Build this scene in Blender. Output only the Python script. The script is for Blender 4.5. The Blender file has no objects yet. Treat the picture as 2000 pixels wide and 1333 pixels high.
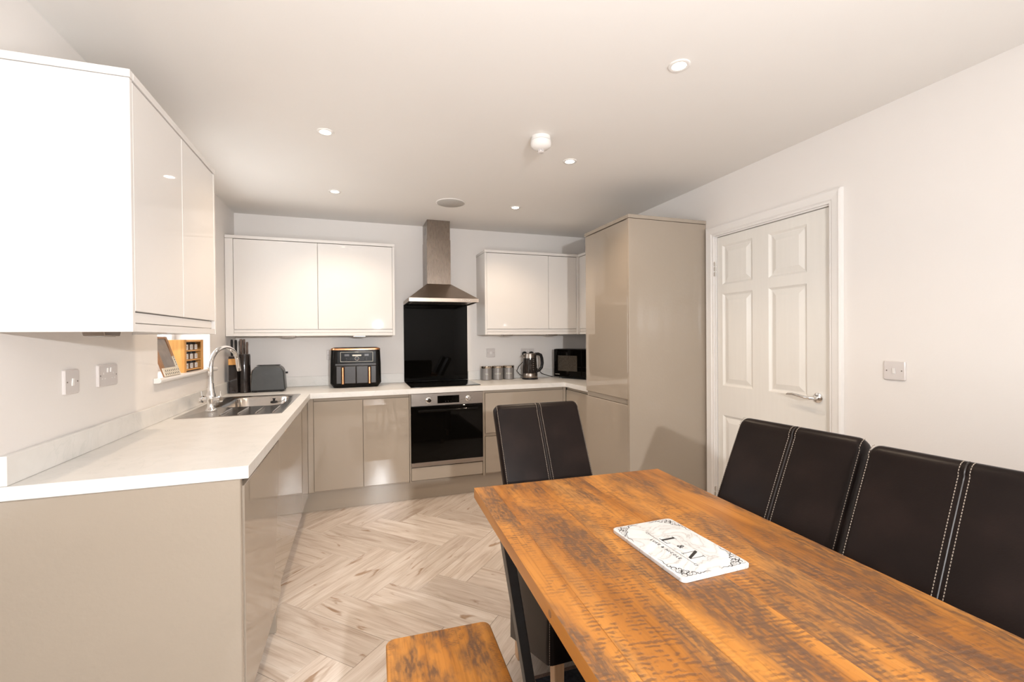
import bpy, bmesh, math, random
from mathutils import Matrix, Vector
R = math.radians
PI = math.pi
sc = bpy.context.scene
C0 = sc.collection

# ------------------------------------------------------------------ camera
a, b, r = R(18.94), R(-.45), R(-.468)
fw = Vector((math.sin(a)*math.cos(b), math.cos(a)*math.cos(b), math.sin(b)))
R0 = Vector((math.cos(a), -math.sin(a), 0))
U0 = Vector((-math.sin(a)*math.sin(b), -math.cos(a)*math.sin(b), math.cos(b)))
RR = R0*math.cos(r) + U0*math.sin(r)
UU = U0*math.cos(r) - R0*math.sin(r)
cam = bpy.data.cameras.new('camera')
cam.sensor_width = 36
cam.lens = 36*882.4/2000
cam.clip_start = .02
co = bpy.data.objects.new('camera', cam)
C0.objects.link(co)
m3 = Matrix((RR, UU, -fw)).transposed().to_4x4()
co.matrix_world = Matrix.Translation((0, 0, 1.316)) @ m3
sc.camera = co

# ------------------------------------------------------------------ world, lights, exposure
w = bpy.data.worlds.new('world')
sc.world = w
w.use_nodes = True
wn = w.node_tree
sky = wn.nodes.new('ShaderNodeTexSky')
sky.sky_type = 'HOSEK_WILKIE'
sky.turbidity = 5
sky.sun_direction = (-.5, -.6, .62)
wn.links.new(sky.outputs[0], wn.nodes['Background'].inputs[0])
wn.nodes['Background'].inputs[1].default_value = 2.2


def light(name, kind, loc, power, color, rot=(0, 0, 0), **kw):
    l = bpy.data.lights.new(name, kind)
    l.energy = power
    l.color = color
    for k, v in kw.items():
        setattr(l, k, v)
    o = bpy.data.objects.new(name, l)
    o.location = loc
    o.rotation_euler = rot
    C0.objects.link(o)
    return o


# the photographer's flash on a stand behind the camera, and an added wide fill lamp aimed up at the ceiling
light('camera_flash', 'AREA', (.38, -1.1, 1.58), 28, (.965, .975, .99), (R(81), 0, R(9)), shape='RECTANGLE', size=.07, size_y=.05, spread=R(125))
light('bounce_fill', 'AREA', (.4, -.9, .7), 60, (.955, .975, 1), (R(180), 0, 0), shape='DISK', size=1.9)
XW_ = -2.5
# added soft fill lamp, standing in for daylight at the unseen patio window
light('patio_fill', 'AREA', (XW_-.26, -1.0, 1.1), 26, (.97, .985, 1), (0, R(-90), 0), shape='RECTANGLE', size=2, size_y=1.7)
light('kitchen_window_daylight', 'AREA', (-1.27, 3.15, 1.6), 9, (.95, .98, 1), (0, R(-90), 0), shape='RECTANGLE', size=.9, size_y=.8)

vs = sc.view_settings
vs.view_transform = 'Standard'
vs.look = 'None'
vs.gamma = 1
vs.exposure = 0.53
vs.use_curve_mapping = False

# ------------------------------------------------------------------ node materials
MATS = {}


def mat(name, col, rough=.5, metal=0, **kw):
    m = bpy.data.materials.new(name)
    m.use_nodes = True
    nt = m.node_tree
    p = nt.nodes['Principled BSDF']
    p.inputs['Base Color'].default_value = (*col, 1)
    p.inputs['Roughness'].default_value = rough
    p.inputs['Metallic'].default_value = metal
    for k, v in kw.items():
        p.inputs[k.replace('_', ' ')].default_value = v
    MATS[name] = m
    return m


def nd(m, t, **kw):
    n = m.node_tree.nodes.new('ShaderNode'+t)
    for k, v in kw.items():
        if k[0] == 'i' and k[1:].isdigit():
            n.inputs[int(k[1:])].default_value = v
        elif k in n.inputs:
            n.inputs[k].default_value = v
        else:
            setattr(n, k, v)
    return n


def lk(m, x, y):
    m.node_tree.links.new(x, y)


def bsdf(m):
    return m.node_tree.nodes['Principled BSDF']


def ramp(m, stops):
    n = nd(m, 'ValToRGB')
    e = n.color_ramp.elements
    while len(e) < len(stops):
        e.new(.5)
    for i, (p, c) in enumerate(stops):
        e[i].position = p
        e[i].color = (*c, 1) if len(c) == 3 else c
    return n


def noisy(m, scale=(1, 1, 1), nscale=5, detail=4, stops=None, bump=0, bscale=None, rough=None, coord='Object', dist=0):
    """colour variation and fine relief from noise in the object's own space"""
    tc = nd(m, 'TexCoord')
    mp = nd(m, 'Mapping')
    mp.inputs['Scale'].default_value = scale
    lk(m, tc.outputs[coord], mp.inputs[0])
    n = nd(m, 'TexNoise', Scale=nscale, Detail=detail, Distortion=dist)
    lk(m, mp.outputs[0], n.inputs['Vector'])
    if stops:
        rp = ramp(m, stops)
        lk(m, n.outputs[0], rp.inputs[0])
        lk(m, rp.outputs[0], bsdf(m).inputs['Base Color'])
    if bump:
        n2 = n
        if bscale:
            n2 = nd(m, 'TexNoise', Scale=bscale, Detail=3)
            lk(m, mp.outputs[0], n2.inputs['Vector'])
        bp = nd(m, 'Bump', Strength=bump, Distance=.002)
        lk(m, n2.outputs[0], bp.inputs['Height'])
        lk(m, bp.outputs[0], bsdf(m).inputs['Normal'])
    if rough:
        mr = nd(m, 'MapRange')
        mr.inputs['To Min'].default_value, mr.inputs['To Max'].default_value = rough
        lk(m, n.outputs[0], mr.inputs[0])
        lk(m, mr.outputs[0], bsdf(m).inputs['Roughness'])
    return n


wall = mat('wall_paint', (.80, .765, .73), .55)
noisy(wall, nscale=1.5, stops=[(.3, (.785, .745, .71)), (.7, (.805, .765, .73))], bump=.12, bscale=160)
ceil_m = mat('ceiling_paint', (.80, .765, .715), .8)
noisy(ceil_m, nscale=1.2, stops=[(.3, (.80, .772, .735)), (.7, (.82, .792, .755))], bump=.1, bscale=120)
white_gloss = mat('white_gloss', (.77, .735, .70), .03, Specular_IOR_Level=.3)
noisy(white_gloss, nscale=2, stops=[(.3, (.75, .715, .68)), (.7, (.76, .725, .69))], bump=.015, bscale=9)
greige = mat('greige_gloss', (.40, .345, .285), .015, Specular_IOR_Level=.95)
noisy(greige, nscale=2, stops=[(.3, (.365, .305, .243)), (.7, (.375, .315, .251))], bump=.015, bscale=9)
greige_peel = mat('greige_gloss_panel', (.40, .345, .285), .12, Coat_Weight=.4, Coat_Roughness=.08)
noisy(greige_peel, nscale=2, stops=[(.3, (.365, .305, .243)), (.7, (.375, .315, .251))], bump=.25, bscale=60)
greige_satin = mat('greige_satin', (.40, .345, .285), .14)
noisy(greige_satin, nscale=2, stops=[(.3, (.365, .305, .243)), (.7, (.375, .315, .251))], bump=.1, bscale=70)
trim_m = mat('white_gloss_trim', (.80, .77, .74), .22)
noisy(trim_m, nscale=3, stops=[(.3, (.79, .76, .73)), (.7, (.81, .78, .75))], bump=.04, bscale=70)
door_m = mat('door_paint', (.79, .76, .71), .25)
noisy(door_m, scale=(1, 6, .5), nscale=8, stops=[(.3, (.78, .75, .70)), (.7, (.80, .77, .72))], bump=.08, bscale=30)
plastic_w = mat('white_plastic', (.74, .69, .66), .25)
noisy(plastic_w, nscale=6, stops=[(.3, (.65, .60, .575)), (.7, (.67, .62, .595))])
upvc = mat('white_frame_plastic', (.82, .82, .82), .2)
noisy(upvc, nscale=6, stops=[(.3, (.81, .81, .81)), (.7, (.83, .83, .83))])
dark_p = mat('dark_plastic', (.012, .011, .011), .28, Specular_IOR_Level=.25)
noisy(dark_p, nscale=40, stops=[(.3, (.011, .010, .010)), (.7, (.015, .014, .014))])
screw_m = mat('screw_dark', (.18, .15, .13), .4, 1)
noisy(screw_m, nscale=40, stops=[(.3, (.16, .13, .11)), (.7, (.2, .17, .15))])
black_glass = mat('black_glass', (.003, .0025, .002), .02, Specular_IOR_Level=.12)
noisy(black_glass, nscale=3, rough=(.015, .03))
oven_glass = mat('oven_glass', (.003, .0025, .002), .04, Specular_IOR_Level=.15)
noisy(oven_glass, nscale=3, rough=(.02, .05))
chrome = mat('chrome', (.86, .86, .86), .06, 1)
noisy(chrome, nscale=20, rough=(.04, .08))
gap_m = mat('shadow_gap', (.10, .08, .065), .7)
noisy(gap_m, nscale=5, stops=[(.3, (.09, .072, .06)), (.7, (.11, .088, .07))])


def brushed(name, col, rough, sc3):
    m = mat(name, col, rough, 1)
    tc = nd(m, 'TexCoord')
    mp = nd(m, 'Mapping')
    mp.inputs['Scale'].default_value = sc3
    lk(m, tc.outputs['Object'], mp.inputs[0])
    n = nd(m, 'TexNoise', Scale=30, Detail=3)
    lk(m, mp.outputs[0], n.inputs['Vector'])
    mr = nd(m, 'MapRange')
    mr.inputs['To Min'].default_value = rough*.75
    mr.inputs['To Max'].default_value = rough*1.3
    lk(m, n.outputs[0], mr.inputs[0])
    lk(m, mr.outputs[0], bsdf(m).inputs['Roughness'])
    bp = nd(m, 'Bump', Strength=.06, Distance=.001)
    lk(m, n.outputs[0], bp.inputs['Height'])
    lk(m, bp.outputs[0], bsdf(m).inputs['Normal'])
    n2 = nd(m, 'TexNoise', Scale=4, Detail=3)
    lk(m, tc.outputs['Object'], n2.inputs['Vector'])
    rp = ramp(m, [(.3, tuple(c*.88 for c in col)), (.7, tuple(min(1, c*1.1) for c in col))])
    lk(m, n2.outputs[0], rp.inputs[0])
    lk(m, rp.outputs[0], bsdf(m).inputs['Base Color'])
    return m


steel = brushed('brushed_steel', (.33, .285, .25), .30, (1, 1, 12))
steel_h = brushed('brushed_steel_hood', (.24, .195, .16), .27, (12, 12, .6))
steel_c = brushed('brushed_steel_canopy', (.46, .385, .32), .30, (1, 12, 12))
sink_m = brushed('sink_steel', (.66, .62, .58), .19, (1, 8, 1))

# worktop: white laminate with faint marble veins
wt = mat('worktop_laminate', (.78, .76, .73), .33)
tc = nd(wt, 'TexCoord')
n1 = nd(wt, 'TexNoise', Scale=4.5, Detail=8, Distortion=1.4)
n2 = nd(wt, 'TexNoise', Scale=14, Detail=5)
lk(wt, tc.outputs['Object'], n1.inputs['Vector'])
lk(wt, tc.outputs['Object'], n2.inputs['Vector'])
rp = ramp(wt, [(0, (.77, .745, .71)), (.485, (.765, .74, .705)), (.5, (.715, .70, .665)), (.510, (.765, .74, .705)), (1, (.77, .745, .71))])
lk(wt, n1.outputs[0], rp.inputs[0])
rp2 = ramp(wt, [(.42, (1, 1, 1)), (.60, (.965, .965, .96))])
lk(wt, n2.outputs[0], rp2.inputs[0])
mx = nd(wt, 'MixRGB', blend_type='MULTIPLY')
mx.inputs[0].default_value = 1
lk(wt, rp.outputs[0], mx.inputs[1])
lk(wt, rp2.outputs[0], mx.inputs[2])
lk(wt, mx.outputs[0], bsdf(wt).inputs['Base Color'])

marble = mat('printed_marble', (.85, .85, .84), .18)
tc = nd(marble, 'TexCoord')
n1 = nd(marble, 'TexNoise', Scale=9, Detail=9, Distortion=1.6)
lk(marble, tc.outputs['Object'], n1.inputs['Vector'])
rp = ramp(marble, [(.0, (.63, .63, .63)), (.40, (.67, .67, .67)), (.485, (.63, .62, .61)), (.5, (.45, .43, .41)), (.512, (.61, .60, .59)), (.6, (.69, .69, .69)), (1, (.61, .62, .63))])
lk(marble, n1.outputs[0], rp.inputs[0])
lk(marble, rp.outputs[0], bsdf(marble).inputs['Base Color'])

# rough sawn, waxed pine: grain along local Y, saw marks across it
def sawn_wood(name, dark=.55, coarse=1.0, streak=1.0):
    m = mat(name, (.5, .2, .05), .33, Specular_IOR_Level=.3)
    tc = nd(m, 'TexCoord')
    oi = nd(m, 'ObjectInfo')
    off = nd(m, 'VectorMath', operation='SCALE')
    off.inputs[0].default_value = (3.1, 7.7, 1.9)
    lk(m, oi.outputs['Random'], off.inputs['Scale'])
    add = nd(m, 'VectorMath', operation='ADD')
    lk(m, tc.outputs['Object'], add.inputs[0])
    lk(m, off.outputs[0], add.inputs[1])

    def nz(s, scale, det=4, dist=0, shared=False):
        mp = nd(m, 'Mapping')
        mp.inputs['Scale'].default_value = s
        lk(m, (tc.outputs['Object'] if shared else add.outputs[0]), mp.inputs[0])
        n = nd(m, 'TexNoise', Scale=scale, Detail=det, Distortion=dist)
        lk(m, mp.outputs[0], n.inputs['Vector'])
        return n.outputs[0]
    base = nz((5, .6, 5), 2.2, 6, .6)
    rb = ramp(m, [(.25, (.22, .078, .014)), (.42, (.39, .145, .024)), (.60, (.51, .212, .042)), (.8, (.57, .275, .08))])
    lk(m, base, rb.inputs[0])
    # fine grain
    fine = nz((60, 1.6, 60), 2.5, 5)
    rf = ramp(m, [(.30, (.62, .58, .52)), (.48, (1, 1, 1)), (.8, (1.0, 1.0, 1.0))])
    lk(m, fine, rf.inputs[0])
    m1 = nd(m, 'MixRGB', blend_type='MULTIPLY')
    m1.inputs[0].default_value = .75
    lk(m, rb.outputs[0], m1.inputs[1])
    lk(m, rf.outputs[0], m1.inputs[2])
    # patches where the saw left its marks
    patch = nz((2.6, 1.3, 2.6), 1.7*coarse, 4, .3, True)
    rpp = ramp(m, [(.44, (0, 0, 0)), (.54, (1, 1, 1))])
    lk(m, patch, rpp.inputs[0])
    # saw teeth: short bands across the grain, slightly curved
    mp = nd(m, 'Mapping')
    mp.inputs['Scale'].default_value = (1, 1, 1)
    mp.inputs['Rotation'].default_value = (0, 0, R(7))
    lk(m, tc.outputs['Object'], mp.inputs[0])
    wv = nd(m, 'TexWave', wave_type='BANDS', bands_direction='Y')
    wv.inputs['Scale'].default_value = 26*coarse
    wv.inputs['Distortion'].default_value = 3.4
    wv.inputs['Detail'].default_value = 3
    wv.inputs['Detail Scale'].default_value = 3
    lk(m, mp.outputs[0], wv.inputs['Vector'])
    brk = nz((16, 13, 16), 3, 5)
    rk = ramp(m, [(.44, (0, 0, 0)), (.56, (1, 1, 1))])
    lk(m, brk, rk.inputs[0])
    rw = ramp(m, [(.25, (0, 0, 0)), (.75, (1, 1, 1))])
    lk(m, wv.outputs[0], rw.inputs[0])
    q1 = nd(m, 'Math', operation='MULTIPLY')
    lk(m, rpp.outputs[0], q1.inputs[0])
    lk(m, rw.outputs[0], q1.inputs[1])
    q2 = nd(m, 'Math', operation='MULTIPLY')
    lk(m, q1.outputs[0], q2.inputs[0])
    lk(m, rk.outputs[0], q2.inputs[1])
    q3 = nd(m, 'Math', operation='MULTIPLY')
    lk(m, q2.outputs[0], q3.inputs[0])
    q3.inputs[1].default_value = .75*streak
    m2 = nd(m, 'MixRGB', blend_type='MIX')
    lk(m, q3.outputs[0], m2.inputs[0])
    lk(m, m1.outputs[0], m2.inputs[1])
    m2.inputs[2].default_value = (.085, .043, .028, 1)
    # grey-brown wear in the same patches, finely pitted
    pit = nz((60, 16, 60), 2, 4)
    rq = ramp(m, [(.42, (1, 1, 1)), (.60, (0, 0, 0))])
    lk(m, pit, rq.inputs[0])
    patch2 = nz((3.5, 1.1, 3.5), 2.3*coarse, 4, .4)
    r2 = ramp(m, [(.45, (0, 0, 0)), (.58, (1, 1, 1))])
    lk(m, patch2, r2.inputs[0])
    mrq = nd(m, 'MapRange')
    mrq.inputs['To Min'].default_value = .45
    mrq.inputs['To Max'].default_value = 1
    lk(m, rq.outputs[0], mrq.inputs[0])
    q4 = nd(m, 'Math', operation='MULTIPLY')
    lk(m, mrq.outputs[0], q4.inputs[0])
    lk(m, r2.outputs[0], q4.inputs[1])
    q5 = nd(m, 'Math', operation='MULTIPLY')
    lk(m, q4.outputs[0], q5.inputs[0])
    q5.inputs[1].default_value = dark
    m3_ = nd(m, 'MixRGB', blend_type='MIX')
    lk(m, q5.outputs[0], m3_.inputs[0])
    lk(m, m2.outputs[0], m3_.inputs[1])
    m3_.inputs[2].default_value = (.105, .058, .036, 1)
    lk(m, m3_.outputs[0], bsdf(m).inputs['Base Color'])
    bp = nd(m, 'Bump', Strength=.18, Distance=.002)
    bp.invert = True
    ad = nd(m, 'Math', operation='ADD')
    lk(m, q3.outputs[0], ad.inputs[0])
    lk(m, q5.outputs[0], ad.inputs[1])
    lk(m, ad.outputs[0], bp.inputs['Height'])
    lk(m, bp.outputs[0], bsdf(m).inputs['Normal'])
    return m


table_wood = sawn_wood('waxed_sawn_pine', .85, 1.0, .8)
bench_wood = sawn_wood('waxed_sawn_pine_bench', .85, 2.0, .9)
edge_wood = mat('waxed_pine_edge', (.55, .22, .05), .35)
noisy(edge_wood, scale=(8, .8, 8), nscale=3, detail=6, stops=[(.3, (.41, .155, .026)), (.55, (.52, .215, .043)), (.8, (.56, .25, .062))], bump=.1)

# floor planks: pale limed oak, grain along local X
fl = mat('limed_oak_plank', (.6, .53, .46), .23)
tc = nd(fl, 'TexCoord')
oi = nd(fl, 'ObjectInfo')
off = nd(fl, 'VectorMath', operation='SCALE')
off.inputs[0].default_value = (13.1, 7.7, 1.9)
lk(fl, oi.outputs['Random'], off.inputs['Scale'])
add = nd(fl, 'VectorMath', operation='ADD')
lk(fl, tc.outputs['Object'], add.inputs[0])
lk(fl, off.outputs[0], add.inputs[1])


def fnz(s, scale, det=5, dist=0.):
    mp = nd(fl, 'Mapping')
    mp.inputs['Scale'].default_value = s
    lk(fl, add.outputs[0], mp.inputs[0])
    n = nd(fl, 'TexNoise', Scale=scale, Detail=det, Distortion=dist)
    lk(fl, mp.outputs[0], n.inputs['Vector'])
    return n.outputs[0]


g1 = fnz((1.2, 9, 1), 2.6, 6, .8)
rg = ramp(fl, [(.28, (.54, .44, .365)), (.45, (.68, .59, .515)), (.62, (.76, .68, .61)), (.8, (.82, .76, .70))])
lk(fl, g1, rg.inputs[0])
g2 = fnz((2, 60, 1), 3, 4)
rg2 = ramp(fl, [(.3, (.86, .84, .81)), (.55, (1, 1, 1))])
lk(fl, g2, rg2.inputs[0])
g3 = fnz((2.2, 9, 1), 2.0, 3, 1.2)
rg3 = ramp(fl, [(.64, (1, 1, 1)), (.74, (.58, .46, .36))])
lk(fl, g3, rg3.inputs[0])
f1 = nd(fl, 'MixRGB', blend_type='MULTIPLY', i0=1.0)
lk(fl, rg.outputs[0], f1.inputs[1])
lk(fl, rg2.outputs[0], f1.inputs[2])
f2 = nd(fl, 'MixRGB', blend_type='MULTIPLY', i0=1.0)
lk(fl, f1.outputs[0], f2.inputs[1])
lk(fl, rg3.outputs[0], f2.inputs[2])
rv = ramp(fl, [(0, (.84, .82, .80)), (1, (1.06, 1.06, 1.06))])
lk(fl, oi.outputs['Random'], rv.inputs[0])
f3 = nd(fl, 'MixRGB', blend_type='MULTIPLY', i0=1.0)
lk(fl, f2.outputs[0], f3.inputs[1])
lk(fl, rv.outputs[0], f3.inputs[2])
lk(fl, f3.outputs[0], bsdf(fl).inputs['Base Color'])
bp = nd(fl, 'Bump', Strength=.22, Distance=.001)
g4 = fnz((8, 90, 1), 2, 3)
lk(fl, g4, bp.inputs['Height'])
lk(fl, bp.outputs[0], bsdf(fl).inputs['Normal'])
joint_m = mat('floor_joint', (.30, .235, .18), .8)
noisy(joint_m, nscale=9, stops=[(.3, (.27, .21, .16)), (.7, (.33, .26, .2))])

leather = mat('dark_brown_leather', (.022, .012, .009), .36, Specular_IOR_Level=.15)
n = noisy(leather, nscale=5, detail=5, stops=[(.3, (.006, .0033, .0027)), (.55, (.009, .005, .004)), (.8, (.018, .010, .008))], bump=.1, bscale=260, rough=(.26, .44))
stitch_m = mat('cream_thread', (.50, .43, .35), .7)
noisy(stitch_m, nscale=90, stops=[(.3, (.27, .22, .175)), (.7, (.36, .30, .245))])
piping_m = mat('dark_leather_seam', (.012, .007, .006), .35)
noisy(piping_m, nscale=60, stops=[(.3, (.010, .006, .005)), (.7, (.016, .010, .008))])
leg_wood = mat('light_oak_leg', (.58, .36, .20), .4)
noisy(leg_wood, scale=(12, 12, 1), nscale=4, stops=[(.3, (.50, .29, .15)), (.7, (.64, .42, .25))])
black_steel = mat('black_steel', (.014, .014, .016), .38, .2)
noisy(black_steel, nscale=30, stops=[(.3, (.012, .012, .013)), (.7, (.018, .018, .02))], bump=.05)
rug_m = mat('charcoal_rug', (.02, .02, .028), .95)
noisy(rug_m, nscale=60, stops=[(.3, (.012, .012, .018)), (.7, (.04, .04, .05))], bump=.8, bscale=300)
rug_edge = mat('rug_binding', (.16, .10, .075), .9)
noisy(rug_edge, nscale=200, stops=[(.3, (.12, .07, .05)), (.7, (.2, .13, .1))])
copper = mat('copper_trim', (.83, .40, .20), .22, 1)
noisy(copper, nscale=6, rough=(.18, .28))
fryer_m = mat('black_fryer_body', (.010, .009, .009), .25, Specular_IOR_Level=.15)
noisy(fryer_m, nscale=60, stops=[(.3, (.005, .0045, .004)), (.7, (.007, .006, .0055))])
fryer_draw = mat('charcoal_drawer_front', (.03, .025, .023), .35)
noisy(fryer_draw, nscale=60, stops=[(.3, (.026, .021, .019)), (.7, (.032, .026, .024))])
print_w = mat('pale_print', (.72, .67, .58), .5)
noisy(print_w, nscale=60, stops=[(.3, (.70, .65, .56)), (.7, (.74, .69, .60))])
print_d = mat('black_print', (.012, .012, .012), .5)
noisy(print_d, nscale=60, stops=[(.3, (.010, .010, .010)), (.7, (.016, .016, .016))])
lcd_m = mat('grey_display', (.07, .065, .065), .2)
noisy(lcd_m, nscale=60, stops=[(.3, (.06, .055, .055)), (.7, (.08, .075, .075))])
toast_m = mat('slate_grey_toaster', (.060, .068, .070), .32)
noisy(toast_m, nscale=30, stops=[(.3, (.042, .044, .044)), (.7, (.048, .050, .050))])
smoky = mat('smoky_acrylic', (.030, .022, .020), .08)
noisy(smoky, nscale=7, stops=[(.3, (.010, .007, .006)), (.7, (.024, .017, .015))])
bamboo = mat('bamboo', (.62, .30, .075), .42)
noisy(bamboo, scale=(14, 14, 1), nscale=5, stops=[(.3, (.55, .25, .055)), (.7, (.70, .37, .11))])
bamboo_d = mat('brown_wood', (.28, .13, .05), .45)
noisy(bamboo_d, scale=(14, 14, 1), nscale=5, stops=[(.3, (.24, .105, .04)), (.7, (.33, .165, .07))])
knife_h = mat('knife_handle_steel', (.20, .15, .13), .22, 1)
noisy(knife_h, nscale=20, rough=(.16, .28))
canister_m = mat('grey_canister', (.25, .235, .225), .35, .3)
noisy(canister_m, nscale=30, stops=[(.3, (.24, .225, .215)), (.7, (.265, .25, .24))])
lid_m = mat('canister_lid_steel', (.62, .54, .46), .14, 1)
noisy(lid_m, nscale=10, rough=(.12, .2))
label_m = mat('spice_label', (.60, .58, .57), .6)
noisy(label_m, nscale=80, stops=[(.3, (.72, .70, .69)), (.7, (.80, .78, .77))])
jar_m = mat('spice_jar_glass', (.10, .055, .035), .06)
noisy(jar_m, nscale=30, stops=[(.3, (.07, .035, .02)), (.7, (.14, .085, .05))])
pattern_m = mat('cream_fabric_border', (.66, .60, .50), .8)
noisy(pattern_m, nscale=80, stops=[(.3, (.62, .56, .46)), (.7, (.70, .64, .54))])
slate_m = mat('grey_picture_panel', (.19, .155, .135), .35)
noisy(slate_m, scale=(1, 1, 1), nscale=14, stops=[(.3, (.13, .11, .10)), (.7, (.25, .205, .175))])
speaker_m = mat('speaker_grille', (.47, .45, .42), .75)
noisy(speaker_m, nscale=400, detail=1, stops=[(.4, (.42, .40, .37)), (.6, (.52, .50, .47))])
tint = mat('kettle_glass', (.035, .028, .024), .03, Transmission_Weight=.25, IOR=1.25)
noisy(tint, nscale=8, rough=(.02, .05))
micro_win = mat('microwave_window', (.055, .045, .035), .22)
noisy(micro_win, nscale=150, stops=[(.4, (.045, .037, .028)), (.6, (.07, .058, .046))])
glass = mat('window_glass', (1, 1, 1), .0, Transmission_Weight=1, IOR=1.45, Alpha=.35)
noisy(glass, nscale=2, rough=(0, .01))
lamp_m = mat('lamp_lens', (1, .95, .85), .4, Emission_Color=(1, .90, .74, 1), Emission_Strength=16)
noisy(lamp_m, nscale=5, rough=(.35, .45))
under_m = mat('under_light_lens', (.5, .48, .45), .25)
noisy(under_m, nscale=5, rough=(.2, .3))
hedge_m = mat('garden_green', (.10, .16, .05), .9)
noisy(hedge_m, nscale=6, stops=[(.3, (.06, .11, .03)), (.7, (.16, .22, .08))])

# ------------------------------------------------------------------ geometry helpers
MW = {}


def B():
    return bmesh.new()


def box(bm, x0, x1, y0, y1, z0, z1, bev=0, seg=1, M=None):
    g = bmesh.ops.create_cube(bm, size=1)
    vs_ = g['verts']
    bmesh.ops.scale(bm, vec=(x1-x0, y1-y0, z1-z0), verts=vs_)
    bmesh.ops.translate(bm, vec=((x0+x1)/2, (y0+y1)/2, (z0+z1)/2), verts=vs_)
    if bev:
        es = list({e for v in vs_ for e in v.link_edges})
        res = bmesh.ops.bevel(bm, geom=es, offset=bev, segments=seg, profile=.5, affect='EDGES')
        vs_ = list({v for f in res['faces'] for v in f.verts} | {v for v in vs_ if v.is_valid})
    if M is not None:
        bmesh.ops.transform(bm, matrix=M, verts=vs_)
    return vs_


def loft(bm, rings, cap=True, closed=True):
    prev = None
    first = None
    for rg_ in rings:
        vs_ = [bm.verts.new(p) for p in rg_]
        if prev:
            n_ = len(vs_)
            for i in range(n_ if closed else n_-1):
                j = (i+1) % n_
                bm.faces.new((prev[i], prev[j], vs_[j], vs_[i]))
        else:
            first = vs_
        prev = vs_
    if cap:
        bm.faces.new(list(reversed(first)))
        bm.faces.new(prev)


def ring(c, rx, ry=None, n=24, axis='Z', ph=0):
    ry = rx if ry is None else ry
    o = []
    for i in range(n):
        t = 2*PI*i/n+ph
        u, v = rx*math.cos(t), ry*math.sin(t)
        if axis == 'Z':
            o.append((c[0]+u, c[1]+v, c[2]))
        elif axis == 'Y':
            o.append((c[0]+u, c[1], c[2]+v))
        else:
            o.append((c[0], c[1]+u, c[2]+v))
    return o


def lathe(bm, c, prof, n=24, axis='Z', cap=True):
    rs = []
    for rad, h in prof:
        cc = list(c)
        cc['XYZ'.index(axis)] += h
        rs.append(ring(cc, max(rad, 1e-4), n=n, axis=axis))
    loft(bm, rs, cap)


def rrect(cx, cy, hx, hy, rad, z, n=5):
    o = []
    for qx, qy, t0 in ((1, 1, 0), (-1, 1, 90), (-1, -1, 180), (1, -1, 270)):
        for i in range(n+1):
            t = R(t0+90*i/n)
            o.append((cx+qx*(hx-rad)+rad*math.cos(t), cy+qy*(hy-rad)+rad*math.sin(t), z))
    return o


def tube(bm, pts, rad, n=10, cap=True, flat=None):
    pts = [Vector(p) for p in pts]
    rs = []
    up = None
    for i, p in enumerate(pts):
        t = (pts[min(i+1, len(pts)-1)]-pts[max(i-1, 0)]).normalized()
        if up is None:
            up = Vector((0, 0, 1)) if abs(t.z) < .9 else Vector((1, 0, 0))
        s = t.cross(up).normalized()
        up = s.cross(t).normalized()
        rr = rad[i] if isinstance(rad, (list, tuple)) else rad
        rs.append([p+s*rr*math.cos(2*PI*k/n)+up*(flat or 1)*rr*math.sin(2*PI*k/n) for k in range(n)])
    loft(bm, rs, cap)


def prism(bm, poly, d0, d1, axis='Y'):
    """poly: 2-D points in the plane across `axis`"""
    def P(u, v, d):
        return {'X': (d, u, v), 'Y': (u, d, v), 'Z': (u, v, d)}[axis]
    loft(bm, [[P(u, v, d0) for u, v in poly], [P(u, v, d1) for u, v in poly]])


def slab(bm, xs, ys, z0, z1, keep):
    xs, ys = sorted(xs), sorted(ys)
    K = {}
    V = {}

    def v(i, j, k):
        if (i, j, k) not in V:
            V[i, j, k] = bm.verts.new((xs[i], ys[j], (z0, z1)[k]))
        return V[i, j, k]
    for i in range(len(xs)-1):
        for j in range(len(ys)-1):
            K[i, j] = keep((xs[i]+xs[i+1])/2, (ys[j]+ys[j+1])/2)
    for (i, j), k in K.items():
        if not k:
            continue
        bm.faces.new((v(i, j, 1), v(i+1, j, 1), v(i+1, j+1, 1), v(i, j+1, 1)))
        bm.faces.new((v(i, j, 0), v(i, j+1, 0), v(i+1, j+1, 0), v(i+1, j, 0)))
        for di, dj, p, q in ((-1, 0, (i, j+1), (i, j)), (1, 0, (i+1, j), (i+1, j+1)), (0, -1, (i, j), (i+1, j)), (0, 1, (i+1, j+1), (i, j+1))):
            if not K.get((i+di, j+dj)):
                bm.faces.new((v(*p, 0), v(*q, 0), v(*q, 1), v(*p, 1)))


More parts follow.
